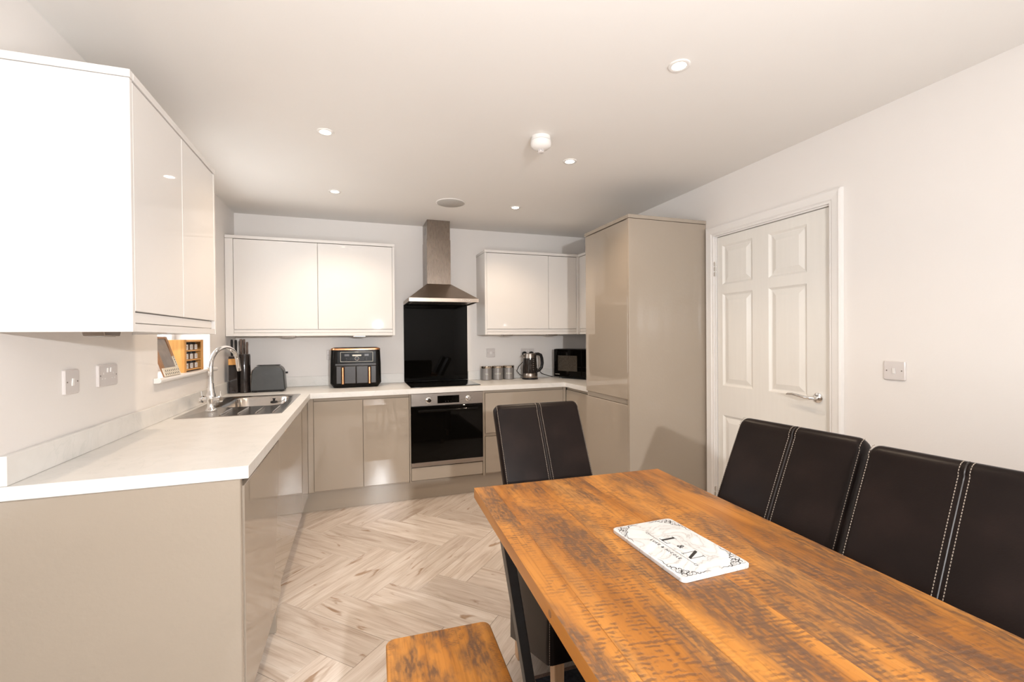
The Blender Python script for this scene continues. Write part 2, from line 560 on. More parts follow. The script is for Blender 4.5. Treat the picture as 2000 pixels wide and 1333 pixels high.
def obj(name, bm, m, parent=None, smooth=False, bev=0, seg=2, origin=None, local=False, ang=35):
    """link bm as ONE mesh object; its points are in world space unless local (then in the parent's)"""
    bmesh.ops.recalc_face_normals(bm, faces=bm.faces)
    M = Matrix.Identity(4)
    loc = None
    if parent is not None:
        M = MW[parent]
        if not local:
            bm.transform(M.inverted())
    else:
        if origin is None:
            xs = [v.co.x for v in bm.verts]
            ys = [v.co.y for v in bm.verts]
            zs = [v.co.z for v in bm.verts]
            origin = ((min(xs)+max(xs))/2, (min(ys)+max(ys))/2, min(zs))
        loc = Vector(origin)
        bm.transform(Matrix.Translation(-loc))
        M = Matrix.Translation(loc)
    me = bpy.data.meshes.new(name)
    bm.to_mesh(me)
    bm.free()
    if smooth:
        for p in me.polygons:
            p.use_smooth = True
        me.set_sharp_from_angle(angle=R(ang))
    me.materials.append(m)
    o = bpy.data.objects.new(name, me)
    C0.objects.link(o)
    if parent is not None:
        o.parent = parent
    if loc is not None:
        o.location = loc
    if bev:
        bv = o.modifiers.new('bevel', 'BEVEL')
        bv.width = bev
        bv.segments = seg
        bv.limit_method = 'ANGLE'
        bv.angle_limit = R(40)
    MW[o] = M
    return o


def tag(o, label=None, cat=None, group=None, kind=None):
    if label:
        o['label'] = label
    if cat:
        o['category'] = cat
    if group:
        o['group'] = group
    if kind:
        o['kind'] = kind
    return o


def thing(name, label, cat, loc=(0, 0, 0), rz=0, group=None):
    o = bpy.data.objects.new(name, None)
    o.empty_display_size = .1
    C0.objects.link(o)
    o.location = loc
    o.rotation_euler = (0, 0, rz)
    MW[o] = Matrix.Translation(loc) @ Matrix.Rotation(rz, 4, 'Z')
    return tag(o, label, cat, group)


def dup(root, loc, rz=0, label=None, group=None):
    c = root.copy()
    C0.objects.link(c)
    c.location = loc
    c.rotation_euler = (0, 0, rz)
    MW[c] = Matrix.Translation(loc) @ Matrix.Rotation(rz, 4, 'Z')
    tag(c, label, None, group)

    def rec(s, d):
        for ch in list(s.children):
            k = ch.copy()
            C0.objects.link(k)
            k.parent = d
            MW[k] = MW[d]
            rec(ch, k)
    rec(root, c)
    return c


def bx(name, m, parent, x0, x1, y0, y1, z0, z1, bev=.0012, **kw):
    q = B()
    box(q, x0, x1, y0, y1, z0, z1)
    return obj(name, q, m, parent, bev=bev, seg=1, **kw)


def struct(name, q, m, **kw):
    return tag(obj(name, q, m, **kw), kind='structure')


def text_mesh(s, size, extrude=.0003, spacing=1.0, align='CENTER'):
    cu = bpy.data.curves.new('lettering', 'FONT')
    cu.body = s
    cu.size = size
    cu.extrude = extrude
    cu.space_character = spacing
    cu.align_x = align
    cu.align_y = 'CENTER'
    cu.resolution_u = 3
    o = bpy.data.objects.new('lettering', cu)
    C0.objects.link(o)
    bpy.context.view_layer.update()
    me = bpy.data.meshes.new_from_object(o.evaluated_get(bpy.context.evaluated_depsgraph_get()))
    bpy.data.objects.remove(o)
    q = B()
    q.from_mesh(me)
    bpy.data.meshes.remove(me)
    return q


def lettering(s, size, m, parent, M, **kw):
    q = text_mesh(s, size, **kw)
    q.transform(M)
    return obj('lettering', q, m, parent)


FRONT = Matrix(((1, 0, 0, 0), (0, 0, -1, 0), (0, 1, 0, 0), (0, 0, 0, 1)))   # text on a face looking to -Y

# ------------------------------------------------------------------ the room
XL, XR, D, H = -.948, 2.286, 4.271, 2.362
YB = -2.6
W1 = (2.724, 3.58, 1.10, 2.12)     # kitchen window in the left wall
XW = -2.5                          # the room widens to here on the camera's side of the units
W2 = (-1.9, -.1, .03, 2.08)        # patio window in that far left wall, outside the frame
DR = (1.66, 2.431, 0, 1.976)       # door in the right wall

q = B()
T = .28


def wall_x(q, x0, x1, holes, y0, y1):
    ys = sorted({y0, y1, *[v for h in holes for v in h[:2]]})
    zs = sorted({0, H, *[v for h in holes for v in h[2:]]})
    tmp = B()
    slab(tmp, ys, zs, x0, x1, lambda y, z: not any(h[0] < y < h[1] and h[2] < z < h[3] for h in holes))
    tmp.transform(Matrix(((0, 0, 1, 0), (1, 0, 0, 0), (0, 1, 0, 0), (0, 0, 0, 1))))
    me = bpy.data.meshes.new('tmp')
    tmp.to_mesh(me)
    tmp.free()
    q.from_mesh(me)
    bpy.data.meshes.remove(me)


wall_x(q, XL-T, XL, [W1], 1.6515, D)
struct('wall_left', q, wall, origin=(XL, 1, 0))
q = B()
wall_x(q, XW-T, XW, [W2], YB, 1.90)
struct('wall_left', q, wall, origin=(XW, 1, 0))
q = B()
box(q, XW, XL-T-.001, 1.6515, 1.90, 0, H)
struct('wall_left', q, wall)
q = B()
wall_x(q, XR, XR+.12, [(DR[0]-.02, DR[1]+.02, -.1, DR[3]+.02)], YB, D)
struct('wall_right', q, wall, origin=(XR, 1, 0))
q = B()
box(q, XL-T, XR+.12, D, D+.12, 0, H)
struct('wall_back', q, wall, origin=(0, D, 0))
q = B()
box(q, XW-T, XR+.12, YB-.12, YB, 0, H)
struct('wall_rear', q, wall, origin=(0, YB, 0))
q = B()
slab(q, [XW-T, XL-T, XR+.12], [YB-.12, 1.90, D+.12], H, H+.1, lambda x, y: x > XL-T or y < 1.9)
struct('ceiling', q, ceil_m, origin=(0, 0, H))
q = B()
slab(q, [XW-T, XL-T, XR+.12], [YB-.12, 1.90, D+.12], -.12, -.006, lambda x, y: x > XL-T or y < 1.9)
floor = struct('floor', q, joint_m, origin=(0, 0, 0))

# herringbone planks, clipped to the room
random.seed(4)
PL, PW = .66, .183
u = Vector((1, 1, 0)).normalized()
v_ = Vector((1, -1, 0)).normalized()
O = Vector((-.105, 2.505, 0))
GX0, GX1, GY0, GY1 = -.52, XR, -.9, 3.80


def clip(poly):
    for ax, lim, sg in ((0, GX0, 1), (0, GX1, -1), (1, GY0, 1), (1, GY1, -1)):
        out = []
        for i in range(len(poly)):
            p, s = poly[i-1], poly[i]
            dp, ds = (p[ax]-lim)*sg, (s[ax]-lim)*sg
            if (dp >= 0) != (ds >= 0):
                out.append(p+(s-p)*(dp/(dp-ds)))
            if ds >= 0:
                out.append(s)
        poly = out
        if len(poly) < 3:
            return None
    return poly


def plank(o, d, e, ln, wd):
    g = .0007
    pts = [o+d*g+e*g, o+d*(ln-g)+e*g, o+d*(ln-g)+e*(wd-g), o+d*g+e*(wd-g)]
    c = (pts[0]+pts[2])/2
    poly = clip(pts)
    if not poly:
        return
    area = abs(sum(poly[i-1].x*poly[i].y-poly[i].x*poly[i-1].y for i in range(len(poly))))/2
    if area < .002:
        return
    ang_ = math.atan2(d.y, d.x)
    inv = Matrix.Rotation(-ang_, 4, 'Z') @ Matrix.Translation(-c)
    q = B()
    z = 0
    in_ = [inv @ p for p in poly]
    cc = sum(in_, Vector())/len(in_)

    def ins(p, k):
        dv = (cc-p)
        return p+Vector((math.copysign(min(k, abs(dv.x)), dv.x), math.copysign(min(k, abs(dv.y)), dv.y), 0))
    loft(q, [[(p.x, p.y, -.006) for p in in_], [(p.x, p.y, -.0006) for p in in_], [tuple(ins(p, .0009)+Vector((0, 0, z))) for p in in_]])
    bmesh.ops.recalc_face_normals(q, faces=q.faces)
    me = bpy.data.meshes.new('plank')
    q.to_mesh(me)
    q.free()
    me.materials.append(fl)
    ob = bpy.data.objects.new('plank', me)
    C0.objects.link(ob)
    ob.parent = floor
    ob.location = c
    ob.rotation_euler = (0, 0, ang_)


for i in range(-14, 15):
    for j in range(-7, 5):
        o = O+(u*PW+v_*PW)*i+(u*PL-v_*PL)*j
        plank(o, u, v_, PL, PW)
        plank(o+v_*PW, v_, u, PL, PW)

# windows
def window(name, w4, x, label=None, mull=()):
    y0, y1, z0, z1 = w4
    root = bpy.data.objects.new(name, None)
    C0.objects.link(root)
    root.location = (x, (y0+y1)/2, z0)
    MW[root] = Matrix.Translation(root.location)
    tag(root, label, kind='structure')
    q = B()
    f = .055
    box(q, x-.06, x, y0, y1, z0, z0+f)
    box(q, x-.06, x, y0, y1, z1-f, z1)
    box(q, x-.06, x, y0, y0+f, z0+f, z1-f)
    box(q, x-.06, x, y1-f, y1, z0+f, z1-f)
    for my in mull:
        box(q, x-.06, x, my-.03, my+.03, z0+f, z1-f)
    obj('window_frame', q, upvc, root, bev=.004)
    ys = [y0+f]+[v for m_ in mull for v in (m_-.03, m_+.03)]+[y1-f]
    for k in range(0, len(ys), 2):
        q = B()
        box(q, x-.035, x-.025, ys[k], ys[k+1], z0+f, z1-f)
        obj('pane', q, glass, root)
    return root


wn1 = window('window_1', (W1[0], W1[1], W1[2]+.02, W1[3]), XL-.20, 'white framed kitchen window over the sink, half hidden by the wall cabinet')
q = B()   # window board with a rounded nose standing proud of the wall
prof = [(XL-.20, 1.103), (XL-.20, 1.128), (XL+.022, 1.128)]
prof += [(XL+.022+.0125*math.sin(t), 1.1155+.0125*math.cos(t)) for t in [PI*k/8 for k in range(1, 8)]]
prof += [(XL+.022, 1.103)]
prism(q, prof, 2.728, 3.576, 'Y')
obj('window_sill', q, trim_m, wn1, smooth=True)
q = B()
nose = [(XL+.002, 1.103), (XL+.002, 1.128), (XL+.022, 1.128)]+[(XL+.022+.0125*math.sin(t), 1.1155+.0125*math.cos(t)) for t in [PI*k/8 for k in range(1, 8)]]+[(XL+.022, 1.103)]
prism(q, nose, 2.668, 2.728, 'Y')
prism(q, nose, 3.576, 3.628, 'Y')
obj('sill_horn', q, trim_m, wn1, smooth=True)
q = B()
tube(q, [(XL-.185, 3.52-.62, 2.1), (XL-.184, 3.52-.62, 1.5), (XL-.185, 3.52-.62, 1.18)], .0022, 6)
tag(obj('blind_cord', q, dark_p), 'thin dark blind cord hanging against the kitchen window', 'cord')
window('window_2', W2, XW-.20, mull=(-1.0,))

# ------------------------------------------------------------------ door in the right wall
door = bpy.data.objects.new('door_1', None)
C0.objects.link(door)
door.location = (XR, (DR[0]+DR[1])/2, 0)
MW[door] = Matrix.Translation(door.location)
tag(door, 'white six panel internal door with a chrome lever handle', kind='structure')
q = B()
XD = XR+.012
# leaf with recessed fields: rails and stiles, then a bevelled field in each opening
pans = [(2.145, 2.385, 1.655, 1.915), (1.790, 2.030, 1.655, 1.915), (2.145, 2.385, .985, 1.595), (1.790, 2.030, .985, 1.595), (2.145, 2.385, .215, .790), (1.790, 2.030, .215, .790)]
ys = sorted({DR[0]+.003, DR[1]-.003, *[v for p in pans for v in p[:2]]})
zs = sorted({.006, DR[3]-.003, *[v for p in pans for v in p[2:]]})
tmp = B()
slab(tmp, ys, zs, XD, XD+.035, lambda y, z: not any(p[0] < y < p[1] and p[2] < z < p[3] for p in pans))
tmp.transform(Matrix(((0, 0, 1, 0), (1, 0, 0, 0), (0, 1, 0, 0), (0, 0, 0, 1))))
leaf = obj('door_leaf', tmp, door_m, door)
for (y0, y1, z0, z1) in pans:
    q = B()

    def rr_(x, k):
        return [(x, y0+k, z0+k), (x, y1-k, z0+k), (x, y1-k, z1-k), (x, y0+k, z1-k)]
    rs = [rr_(XD, .0), rr_(XD+.009, .012), rr_(XD+.010, .018), rr_(XD+.002, .048), rr_(XD+.002, .052)]
    loft(q, rs, cap=False)
    q.faces.new([q.verts[-4+k] if False else list(q.verts)[-4+k] for k in range(4)])
    obj('panel', q, door_m, leaf)
q = B()
lathe(q, (XD-.008, 1.725, .985), [(.0, -.002), (.020, -.002), (.026, .0), (.026, .008)], 28, 'X')
obj('handle_rose', q, chrome, door, smooth=True)
q = B()
tube(q, [(XD-.006, 1.725, .985), (XD-.045, 1.725, .985), (XD-.055, 1.735, .985), (XD-.058, 1.76, .986), (XD-.060, 1.80, .993), (XD-.058, 1.83, .996), (XD-.054, 1.86, .994), (XD-.052, 1.872, .990)], [.009, .009, .0095, .009, .008, .0075, .007, .004], 12)
obj('handle', q, chrome, door, smooth=True)
for hz in (1.765, .25):
    q = B()
    tube(q, [(XR-.004, 2.434, hz-.05), (XR-.004, 2.434, hz+.05)], .006, 10)
    for k in range(3):
        box(q, XR-.0106, XR+.004, 2.428, 2.440, hz-.048+k*.034, hz-.022+k*.034)
    obj('hinge', q, chrome, door, smooth=True)
q = B()
box(q, XD+.005, XD+.03, DR[0]+.001, DR[0]+.0035, .955, 1.0)
obj('latch', q, screw_m, door)

# frame lining and architrave
q = B()
for y0, y1, z0, z1 in ((DR[0]-.0195, DR[0], 0, DR[3]), (DR[1], DR[1]+.0195, 0, DR[3]), (DR[0]-.0195, DR[1]+.0195, DR[3], DR[3]+.0195)):
    box(q, XR+.001, XR+.119, y0, y1, z0, z1)
box(q, XR+.05, XR+.07, DR[0], DR[1], .0, DR[3])
tag(obj('trim_1', q, trim_m, origin=(XR, 2.05, 0)), kind='structure')
ap = [(0, 0), (-.012, 0), (-.014, .006), (-.012, .012), (-.018, .018), (-.020, .045), (-.022, .055), (-.018, .064), (0, .066)]
q = B()
iy0, iy1, iz = DR[0]-.008, DR[1]+.008, DR[3]+.008
rings = []
for (y, z, sy, sz) in ((iy0, 0, -1, 0), (iy0, iz, -1, 1), (iy1, iz, 1, 1), (iy1, 0, 1, 0)):
    rings.append([(XR+dx, y+sy*d, z+sz*d) for dx, d in ap])
loft(q, rings)
tag(obj('trim_2', q, trim_m, origin=(XR, 2.05, 0)), 'moulded white architrave around the six panel door', kind='structure')
q = B()
box(q, XR-.014, XR, YB, iy0-.068, 0, .10)
tag(obj('baseboard_right', q, trim_m, bev=.004), kind='structure')

# ------------------------------------------------------------------ wall cabinets
ZT0, ZT1, ZB = 2.095, 2.118, 1.342

c = thing('wall_cabinet', 'high gloss white wall cabinet nearest the camera, bright end panel over the light switch', 'cabinet', (XL, 2.05, ZB))
fx = -.628
bx('cornice', white_gloss, c, -.967, fx+.002, 1.630, 1.6515, ZT0, ZT1)
bx('carcass', white_gloss, c, XL, fx-.022, 1.651, 2.455, ZB+.018, ZT0-.004)
bx('end_panel', white_gloss, c, -.965, fx, 1.632, 1.650, ZB, ZT0-.0015)
bx('end_panel', white_gloss, c, XL, fx, 2.456, 2.474, ZB, ZT0-.0015)
bx('cornice', white_gloss, c, XL+.0005, fx+.002, 1.652, 2.476, ZT0, ZT1)
for y0, y1 in ((1.6525, 2.0525), (2.0555, 2.4545)):
    bx('cabinet_door', white_gloss, c, fx-.020, fx-.001, y0, y1, 1.404, ZT0-.004, bev=.002)
bx('handle_rail', white_gloss, c, fx-.021, fx-.008, 1.651, 2.430, 1.3695, 1.4015)
bx('light_pelmet', white_gloss, c, fx-.021, fx-.001, 1.651, 2.455, ZB, 1.367)

c = thing('wall_cabinet', 'wide white gloss double wall cabinet above the toaster and air fryer', 'cabinet', (-.31, D, ZB))
fy = D-.306
bx('carcass', white_gloss, c, XL+.002, .289, fy+.022, D, ZB+.018, ZT0-.004)
bx('filler_panel', white_gloss, c, XL+.002, -.892, fy+.001, fy+.021, ZB, ZT0-.002)
for x0, x1 in ((-.8895, -.2965), (-.2935, .2885)):
    bx('cabinet_door', white_gloss, c, x0, x1, fy+.001, fy+.020, 1.396, ZT0-.004, bev=.002)
bx('handle_rail', white_gloss, c, -.8915, .2895, fy+.008, fy+.0215, 1.3695, 1.394)
bx('light_pelmet', white_gloss, c, -.8915, .2895, fy+.001, fy+.0215, ZB, 1.367)
bx('end_panel', white_gloss, c, .290, .308, fy, D, ZB, ZT0-.0015)
bx('cornice', white_gloss, c, XL+.002, .310, fy-.002, D, ZT0, ZT1)

c = thing('wall_cabinet', 'white gloss corner wall cabinet between cooker hood and tall unit', 'cabinet', (1.6, D, ZB))
bx('end_panel', white_gloss, c, 1.104, 1.122, fy, D, ZB, ZT0-.0015)
bx('carcass', white_gloss, c, 1.123, XR, fy+.022, D, ZB+.018, ZT0-.004)
bx('side_carcass', white_gloss, c, 2.072, XR, 3.112, fy+.0215, ZB+.018, ZT0-.004)
for x0, x1 in ((1.1235, 1.7325), (1.7355, 2.028)):
    bx('cabinet_door', white_gloss, c, x0, x1, fy+.001, fy+.020, 1.396, ZT0-.004, bev=.002)
bx('corner_post', white_gloss, c, 2.030, 2.0715, fy-.02, fy+.0215, ZB, ZT0-.002)
for y0, y1 in ((3.53, fy-.0215), (3.114, 3.527)):
    bx('cabinet_door', white_gloss, c, 2.052, 2.071, y0, y1, 1.396, ZT0-.004, bev=.002)
bx('handle_rail', white_gloss, c, 1.123, 2.0295, fy+.008, fy+.0215, 1.3695, 1.394)
bx('handle_rail', white_gloss, c, 2.058, 2.0715, 3.113, fy-.0205, 1.3695, 1.394)
bx('light_pelmet', white_gloss, c, 1.123, 2.0295, fy+.001, fy+.0215, ZB, 1.367)
bx('light_pelmet', white_gloss, c, 2.052, 2.0715, 3.113, fy-.0205, ZB, 1.367)
q = B()
slab(q, [1.102, 2.048, XR], [3.112, fy-.002, D], ZT0, ZT1, lambda x, y: y > fy or x > 2.048)
obj('cornice', q, white_gloss, c, bev=.0015)

# lights under the cabinets: small triangular steel housings
def under_light(x, y, rz, label):
    t = thing('under_cabinet_light', label, 'cabinet light', (x, y, ZB+.0175), rz, 'lights under the wall cabinets')
    q = B()
    prism(q, [(-.062, 0), (.062, 0), (.048, -.0285), (-.048, -.0285)], -.03, .03, 'Y')
    obj('housing', q, steel, t, local=True, bev=.003)
    q = B()
    box(q, -.036, .036, -.022, .022, -.0305, -.0285)
    obj('lens', q, under_m, t, local=True)


under_light(-.52, 4.05, 0, 'small steel light under the white cabinet above the toaster')
under_light(.02, 4.05, 0, 'small steel light under the white cabinet above the air fryer')
under_light(1.34, 4.05, 0, 'small steel light under the corner cabinet above the canisters')
under_light(1.80, 4.05, 0, 'small steel light under the corner cabinet above the microwave')
under_light(-.80, 1.86, R(90), 'steel light under the nearest white wall cabinet above the left sockets')

# ------------------------------------------------------------------ tall unit
c = thing('tall_cabinet', 'tall greige gloss larder unit standing beside the white door', 'cabinet', (1.98, 2.8, 0))
bx('side_panel', greige_peel, c, 1.666, XR, 2.500+.018, 2.538, 0, 2.083)
bx('carcass', greige_satin, c, 1.690, XR, 2.539, 3.108, .15, 2.083)
bx('cornice', greige, c, 1.662, XR, 2.514, 3.110, 2.085, 2.108)
bx('cabinet_door', greige, c, 1.668, 1.688, 2.541, 3.106, .903, 2.081, bev=.002)
bx('handle_rail', greige_satin, c, 1.680, 1.6895, 2.541, 3.106, .867, .901)
bx('cabinet_door', greige, c, 1.668, 1.688, 2.541, 3.106, .165, .865, bev=.002)
bx('plinth_board', greige_satin, c, 1.72, 1.738, 2.540, 3.108, 0, .148)

# ------------------------------------------------------------------ base cabinets
fX = -.354      # faces of the left run
bY = D-.58       # faces of the back run
c = thing('base_end_panel', 'greige gloss end panel closing the worktop run nearest the camera', 'panel', (-.65, 1.665, 0))
bx('end_panel', greige_peel, c, -.965, fX-.004, 1.6495, 1.676, 0, .868, bev=.003)

c = thing('base_cabinet', 'greige gloss base unit with deep door at the near end of the left run', 'cabinet', (-.65, 2.0, 0))
bx('carcass', greige_satin, c, XL+.002, fX-.022, 1.678, 2.386, .12, .868)
bx('cabinet_door', greige, c, fX-.020, fX, 1.682, 2.385, .107, .838, bev=.002)
bx('handle_rail', gap_m, c, fX-.0215, fX-.016, 1.680, 2.386, .840, .868)
bx('leg_panel', greige_satin, c, fX-.040, fX-.001, 2.25, 2.27, 0, .105)

c = thing('base_cabinet', 'greige gloss sink base unit under the steel sink', 'cabinet', (-.65, 2.85, 0))
bx('carcass', greige_satin, c, XL+.002, fX-.022, 2.388, 3.329, .15, .735)
bx('top_rail', greige_satin, c, fX-.040, fX-.022, 2.388, 3.329, .736, .868)
bx('cabinet_door', greige, c, fX-.020, fX-.001, 2.389, 3.326, .158, .842, bev=.002)
bx('handle_rail', greige_satin, c, fX-.0215, fX-.012, 2.389, 3.329, .844, .868)

c = thing('base_corner_post', 'greige gloss corner post between sink run and back run', 'panel', (-.4, 3.6, 0))
bx('filler_panel', greige, c, fX-.020, fX-.001, 3.329, bY-.001, .158, .868)
bx('filler_panel', greige, c, fX-.0005, -.3165, bY, bY+.019, .158, .868)

c = thing('base_cabinet', 'greige gloss double door base unit below the air fryer', 'cabinet', (.04, D, 0))
bx('carcass', greige_satin, c, -.40, .391, bY+.022, D, .15, .868)
for x0, x1 in ((-.3145, .0365), (.0395, .3895)):
    bx('cabinet_door', greige, c, x0, x1, bY, bY+.020, .165, .843, bev=.002)
bx('handle_rail', greige_satin, c, -.3155, .391, bY+.010, bY+.0215, .845, .868)

c = thing('oven_housing', 'greige housing unit framing the built-in oven', 'cabinet', (.7, D, 0))
bx('side_post', greige_satin, c, .3925, .4025, bY, D, .15, .868)
bx('side_post', greige_satin, c, .9985, 1.0175, bY, D, .15, .868)
bx('drawer_front', greige, c, .405, .996, bY+.001, bY+.020, .165, .268, bev=.002)

c = thing('drawer_cabinet', 'greige gloss drawer unit right of the oven, behind the end chair', 'cabinet', (1.4, D, 0))
bx('carcass', greige_satin, c, 1.019, 1.775, bY+.022, D, .15, .868)
bx('drawer', greige, c, 1.0215, 1.7475, bY, bY+.020, .505, .845, bev=.002)
bx('drawer', greige, c, 1.0215, 1.7475, bY, bY+.020, .165, .475, bev=.002)
bx('handle_rail', greige_satin, c, 1.020, 1.7485, bY+.010, bY+.0215, .847, .868)
bx('handle_rail', greige_satin, c, 1.020, 1.7485, bY+.010, bY+.0215, .477, .503)
bx('filler_panel', greige, c, 1.7495, 1.7755, bY, bY+.020, .165, .868)

c = thing('base_cabinet', 'narrow greige gloss base unit next to the tall unit', 'cabinet', (2, 3.4, 0))
bx('carcass', greige_satin, c, 1.80, XR, 3.112, bY+.0215, .15, .868)
bx('cabinet_door', greige, c, 1.778, 1.798, 3.114, bY-.001, .165, .843, bev=.002)
bx('handle_rail', greige_satin, c, 1.788, 1.7995, 3.114, bY-.001, .845, .868)

bx0 = lambda *k, **kw: bx(*k, **kw)
o = bx('plinth', greige_satin, None, -.404, 1.72, D-.53, D-.512, 0, .149)
tag(o, 'long greige plinth under the oven run', 'plinth')
o = bx('plinth', greige_satin, None, -.422, -.4045, 2.390, D-.531, 0, .149)
tag(o, 'greige plinth under the sink run, hidden behind its doors', 'plinth')

# ------------------------------------------------------------------ worktop with sink cut-out
wx, wy = -.334, D-.60
rx = 1.757
hole = (-.795, -.440, 3.105, 3.595)
q = B()
slab(q, [-.967, XL+.0015, hole[0], hole[1], wx, rx, XR], [1.647, 1.6512, 3.112, hole[2], hole[3], wy, D], .8695, .91,
     lambda x, y: (x > XL or y < 1.651) and (x < wx or y > wy or (x > rx and y > 3.112)) and not (hole[0] < x < hole[1] and hole[2] < y < hole[3]))
top = obj('worktop', q, wt, None, origin=(0, D, .87), bev=.0025)
tag(top, 'white marbled laminate worktop running around three walls', 'worktop')
def upst(*k):
    q = B()
    box(q, *k)
    obj('upstand', q, wt, top, bev=.002)


upst(XL+.0015, XL+.019, 1.650, D-.0005, .9105, .995)
upst(XL+.0195, .407, D-.019, D-.0005, .9105, .995)
upst(1.0105, XR-.0195, D-.019, D-.0005, .9105, .995)

# ------------------------------------------------------------------ sink and tap
c = thing('sink', 'stainless steel inset sink with ribbed drainer by the kitchen window', 'sink', (-.65, 3.2, .91))
q = B()
cx, cy, hx, hy = (hole[0]+hole[1])/2, (hole[2]+hole[3])/2, (hole[1]-hole[0])/2, (hole[3]-hole[2])/2
# rim plate: outer rounded rectangle to bowl mouth, drainer in the near half
n_ = 6
outer = rrect(-.6475, 3.2075, .2525, .4625, .022, .9102, n_)
out2 = rrect(-.6475, 3.2075, .2515, .4615, .022, .9125, n_)
out3 = rrect(-.6475, 3.2075, .243, .453, .022, .9128, n_)
out4 = rrect(-.6475, 3.2075, .238, .448, .022, .9108, n_)
mouth = rrect(cx, cy, hx-.004, hy-.004, .075, .9106, n_)
m2 = rrect(cx, cy, hx-.012, hy-.012, .07, .902, n_)
m3b = rrect(cx, cy, hx-.018, hy-.018, .065, .80, n_)
m4 = rrect(cx, cy, hx-.04, hy-.04, .05, .765, n_)
m5 = rrect(cx, cy, .03, .03, .029, .762, n_)
loft(q, [outer, out2, out3, out4, mouth, m2, m3b, m4, m5], cap=False)
bmesh.ops.contextual_create(q, geom=[v for v in list(q.verts)[-len(m5):]])
obj('basin', q, sink_m, c, smooth=True, ang=50)
for k, xx in enumerate((-.445, -.530, -.615, -.700)):
    q = B()
    tube(q, [(xx, 2.80, .9108), (xx, 2.815, .9128), (xx, 3.03, .9128), (xx, 3.045, .9108)], .0045, 8)
    obj('drainer_rib', q, sink_m, c, smooth=True)
q = B()
lathe(q, (cx, cy, .7625), [(.032, 0), (.032, .002), (.024, .002), (.02, 0)], 20)
obj('waste', q, chrome, c, smooth=True)
q = B()
tx = -.50
lathe(q, (tx, 3.17+.02, .9135), [(.018, 0), (.021, .002), (.021, .010), (.016, .014), (.006, .016), (.006, .024), (.010, .026), (.008, .030)], 20)
tag(obj('sink_plug', q, dark_p, smooth=True), 'small black rubber plug lying on the rim of the steel sink', 'plug')
q = B()
pts = [(tx+.02, 3.195, .9165)]
for k in range(1, 14):
    pts.append((tx+.02+.006*k*.6, 3.195+.022*k, .9155+.002*math.sin(k*1.3)))
tube(q, pts, .0018, 6)
tag(obj('plug_chain', q, chrome, smooth=True), 'thin chrome chain running from the black sink plug', 'chain')

c = thing('kitchen_tap', 'tall chrome swan neck mixer tap with two lever knobs at the sink', 'tap', (-.79, 2.99, .9135))
tx, ty = -.79, 2.99
q = B()
lathe(q, (tx, ty, .9135), [(.030, 0), (.030, .004), (.024, .010), (.019, .02), (.019, .05), (.023, .06), (.025, .075), (.023, .09), (.018, .105), (.0155, .13), (.0145, .155)], 24)
obj('body', q, chrome, c, smooth=True, ang=60)
q = B()
dx, dy = .33, .944   # spout direction
sp = [(tx, ty, 1.06), (tx, ty, 1.13), (tx, ty, 1.165)]
Rr = .105
for k in range(1, 13):
    t = PI*k/12
    sp.append((tx+dx*Rr*(1-math.cos(t)), ty+dy*Rr*(1-math.cos(t))*1.55, 1.165+Rr*math.sin(t)))
e = sp[-1]
sp += [(e[0]+dx*.004, e[1]+dy*.012, e[2]-.03), (e[0]+dx*.006, e[1]+dy*.022, e[2]-.045)]
tube(q, sp, .0125, 16)
obj('spout', q, chrome, c, smooth=True, ang=60)
for s in (-1, 1):
    q = B()
    # across-axis valve with a round knob and a small lever
    ax_, ay_ = .944*s, -.33*s
    tube(q, [(tx+ax_*.015, ty+ay_*.015, .978), (tx+ax_*.045, ty+ay_*.045, .978), (tx+ax_*.046, ty+ay_*.046, .978), (tx+ax_*.058, ty+ay_*.058, .978)], [.013, .013, .019, .019], 18)
    tube(q, [(tx+ax_*.052, ty+ay_*.052, .99), (tx+ax_*.056, ty+ay_*.056, 1.025)], [.004, .003], 8)
    obj('tap_knob', q, chrome, c, smooth=True)

# ------------------------------------------------------------------ hob, splashback, oven, hood
q = B()
loft(q, [rrect(.706, 4.008, .295, .26, .008, .9103), rrect(.706, 4.008, .295, .26, .008, .914), rrect(.706, 4.008, .292, .257, .008, .9155)])
h = obj('induction_hob', q, black_glass, smooth=True)
tag(h, 'black glass induction hob set in the worktop over the oven', 'hob')
for hx_, hy_, rr2 in ((.56, 3.90, .09), (.85, 3.90, .075), (.56, 4.13, .075), (.85, 4.13, .09)):
    q = B()
    loft(q, [ring((hx_, hy_, .9157), rr2, n=36), ring((hx_, hy_, .9158), rr2-.002, n=36)], cap=False)
    obj('zone_marking', q, lcd_m, h)
q = B()
box(q, .409, 1.008, D-.008, D-.0005, .916, 1.632)
tag(obj('glass_splashback', q, black_glass, bev=.001), 'tall black glass splashback panel between hob and cooker hood', 'splashback')

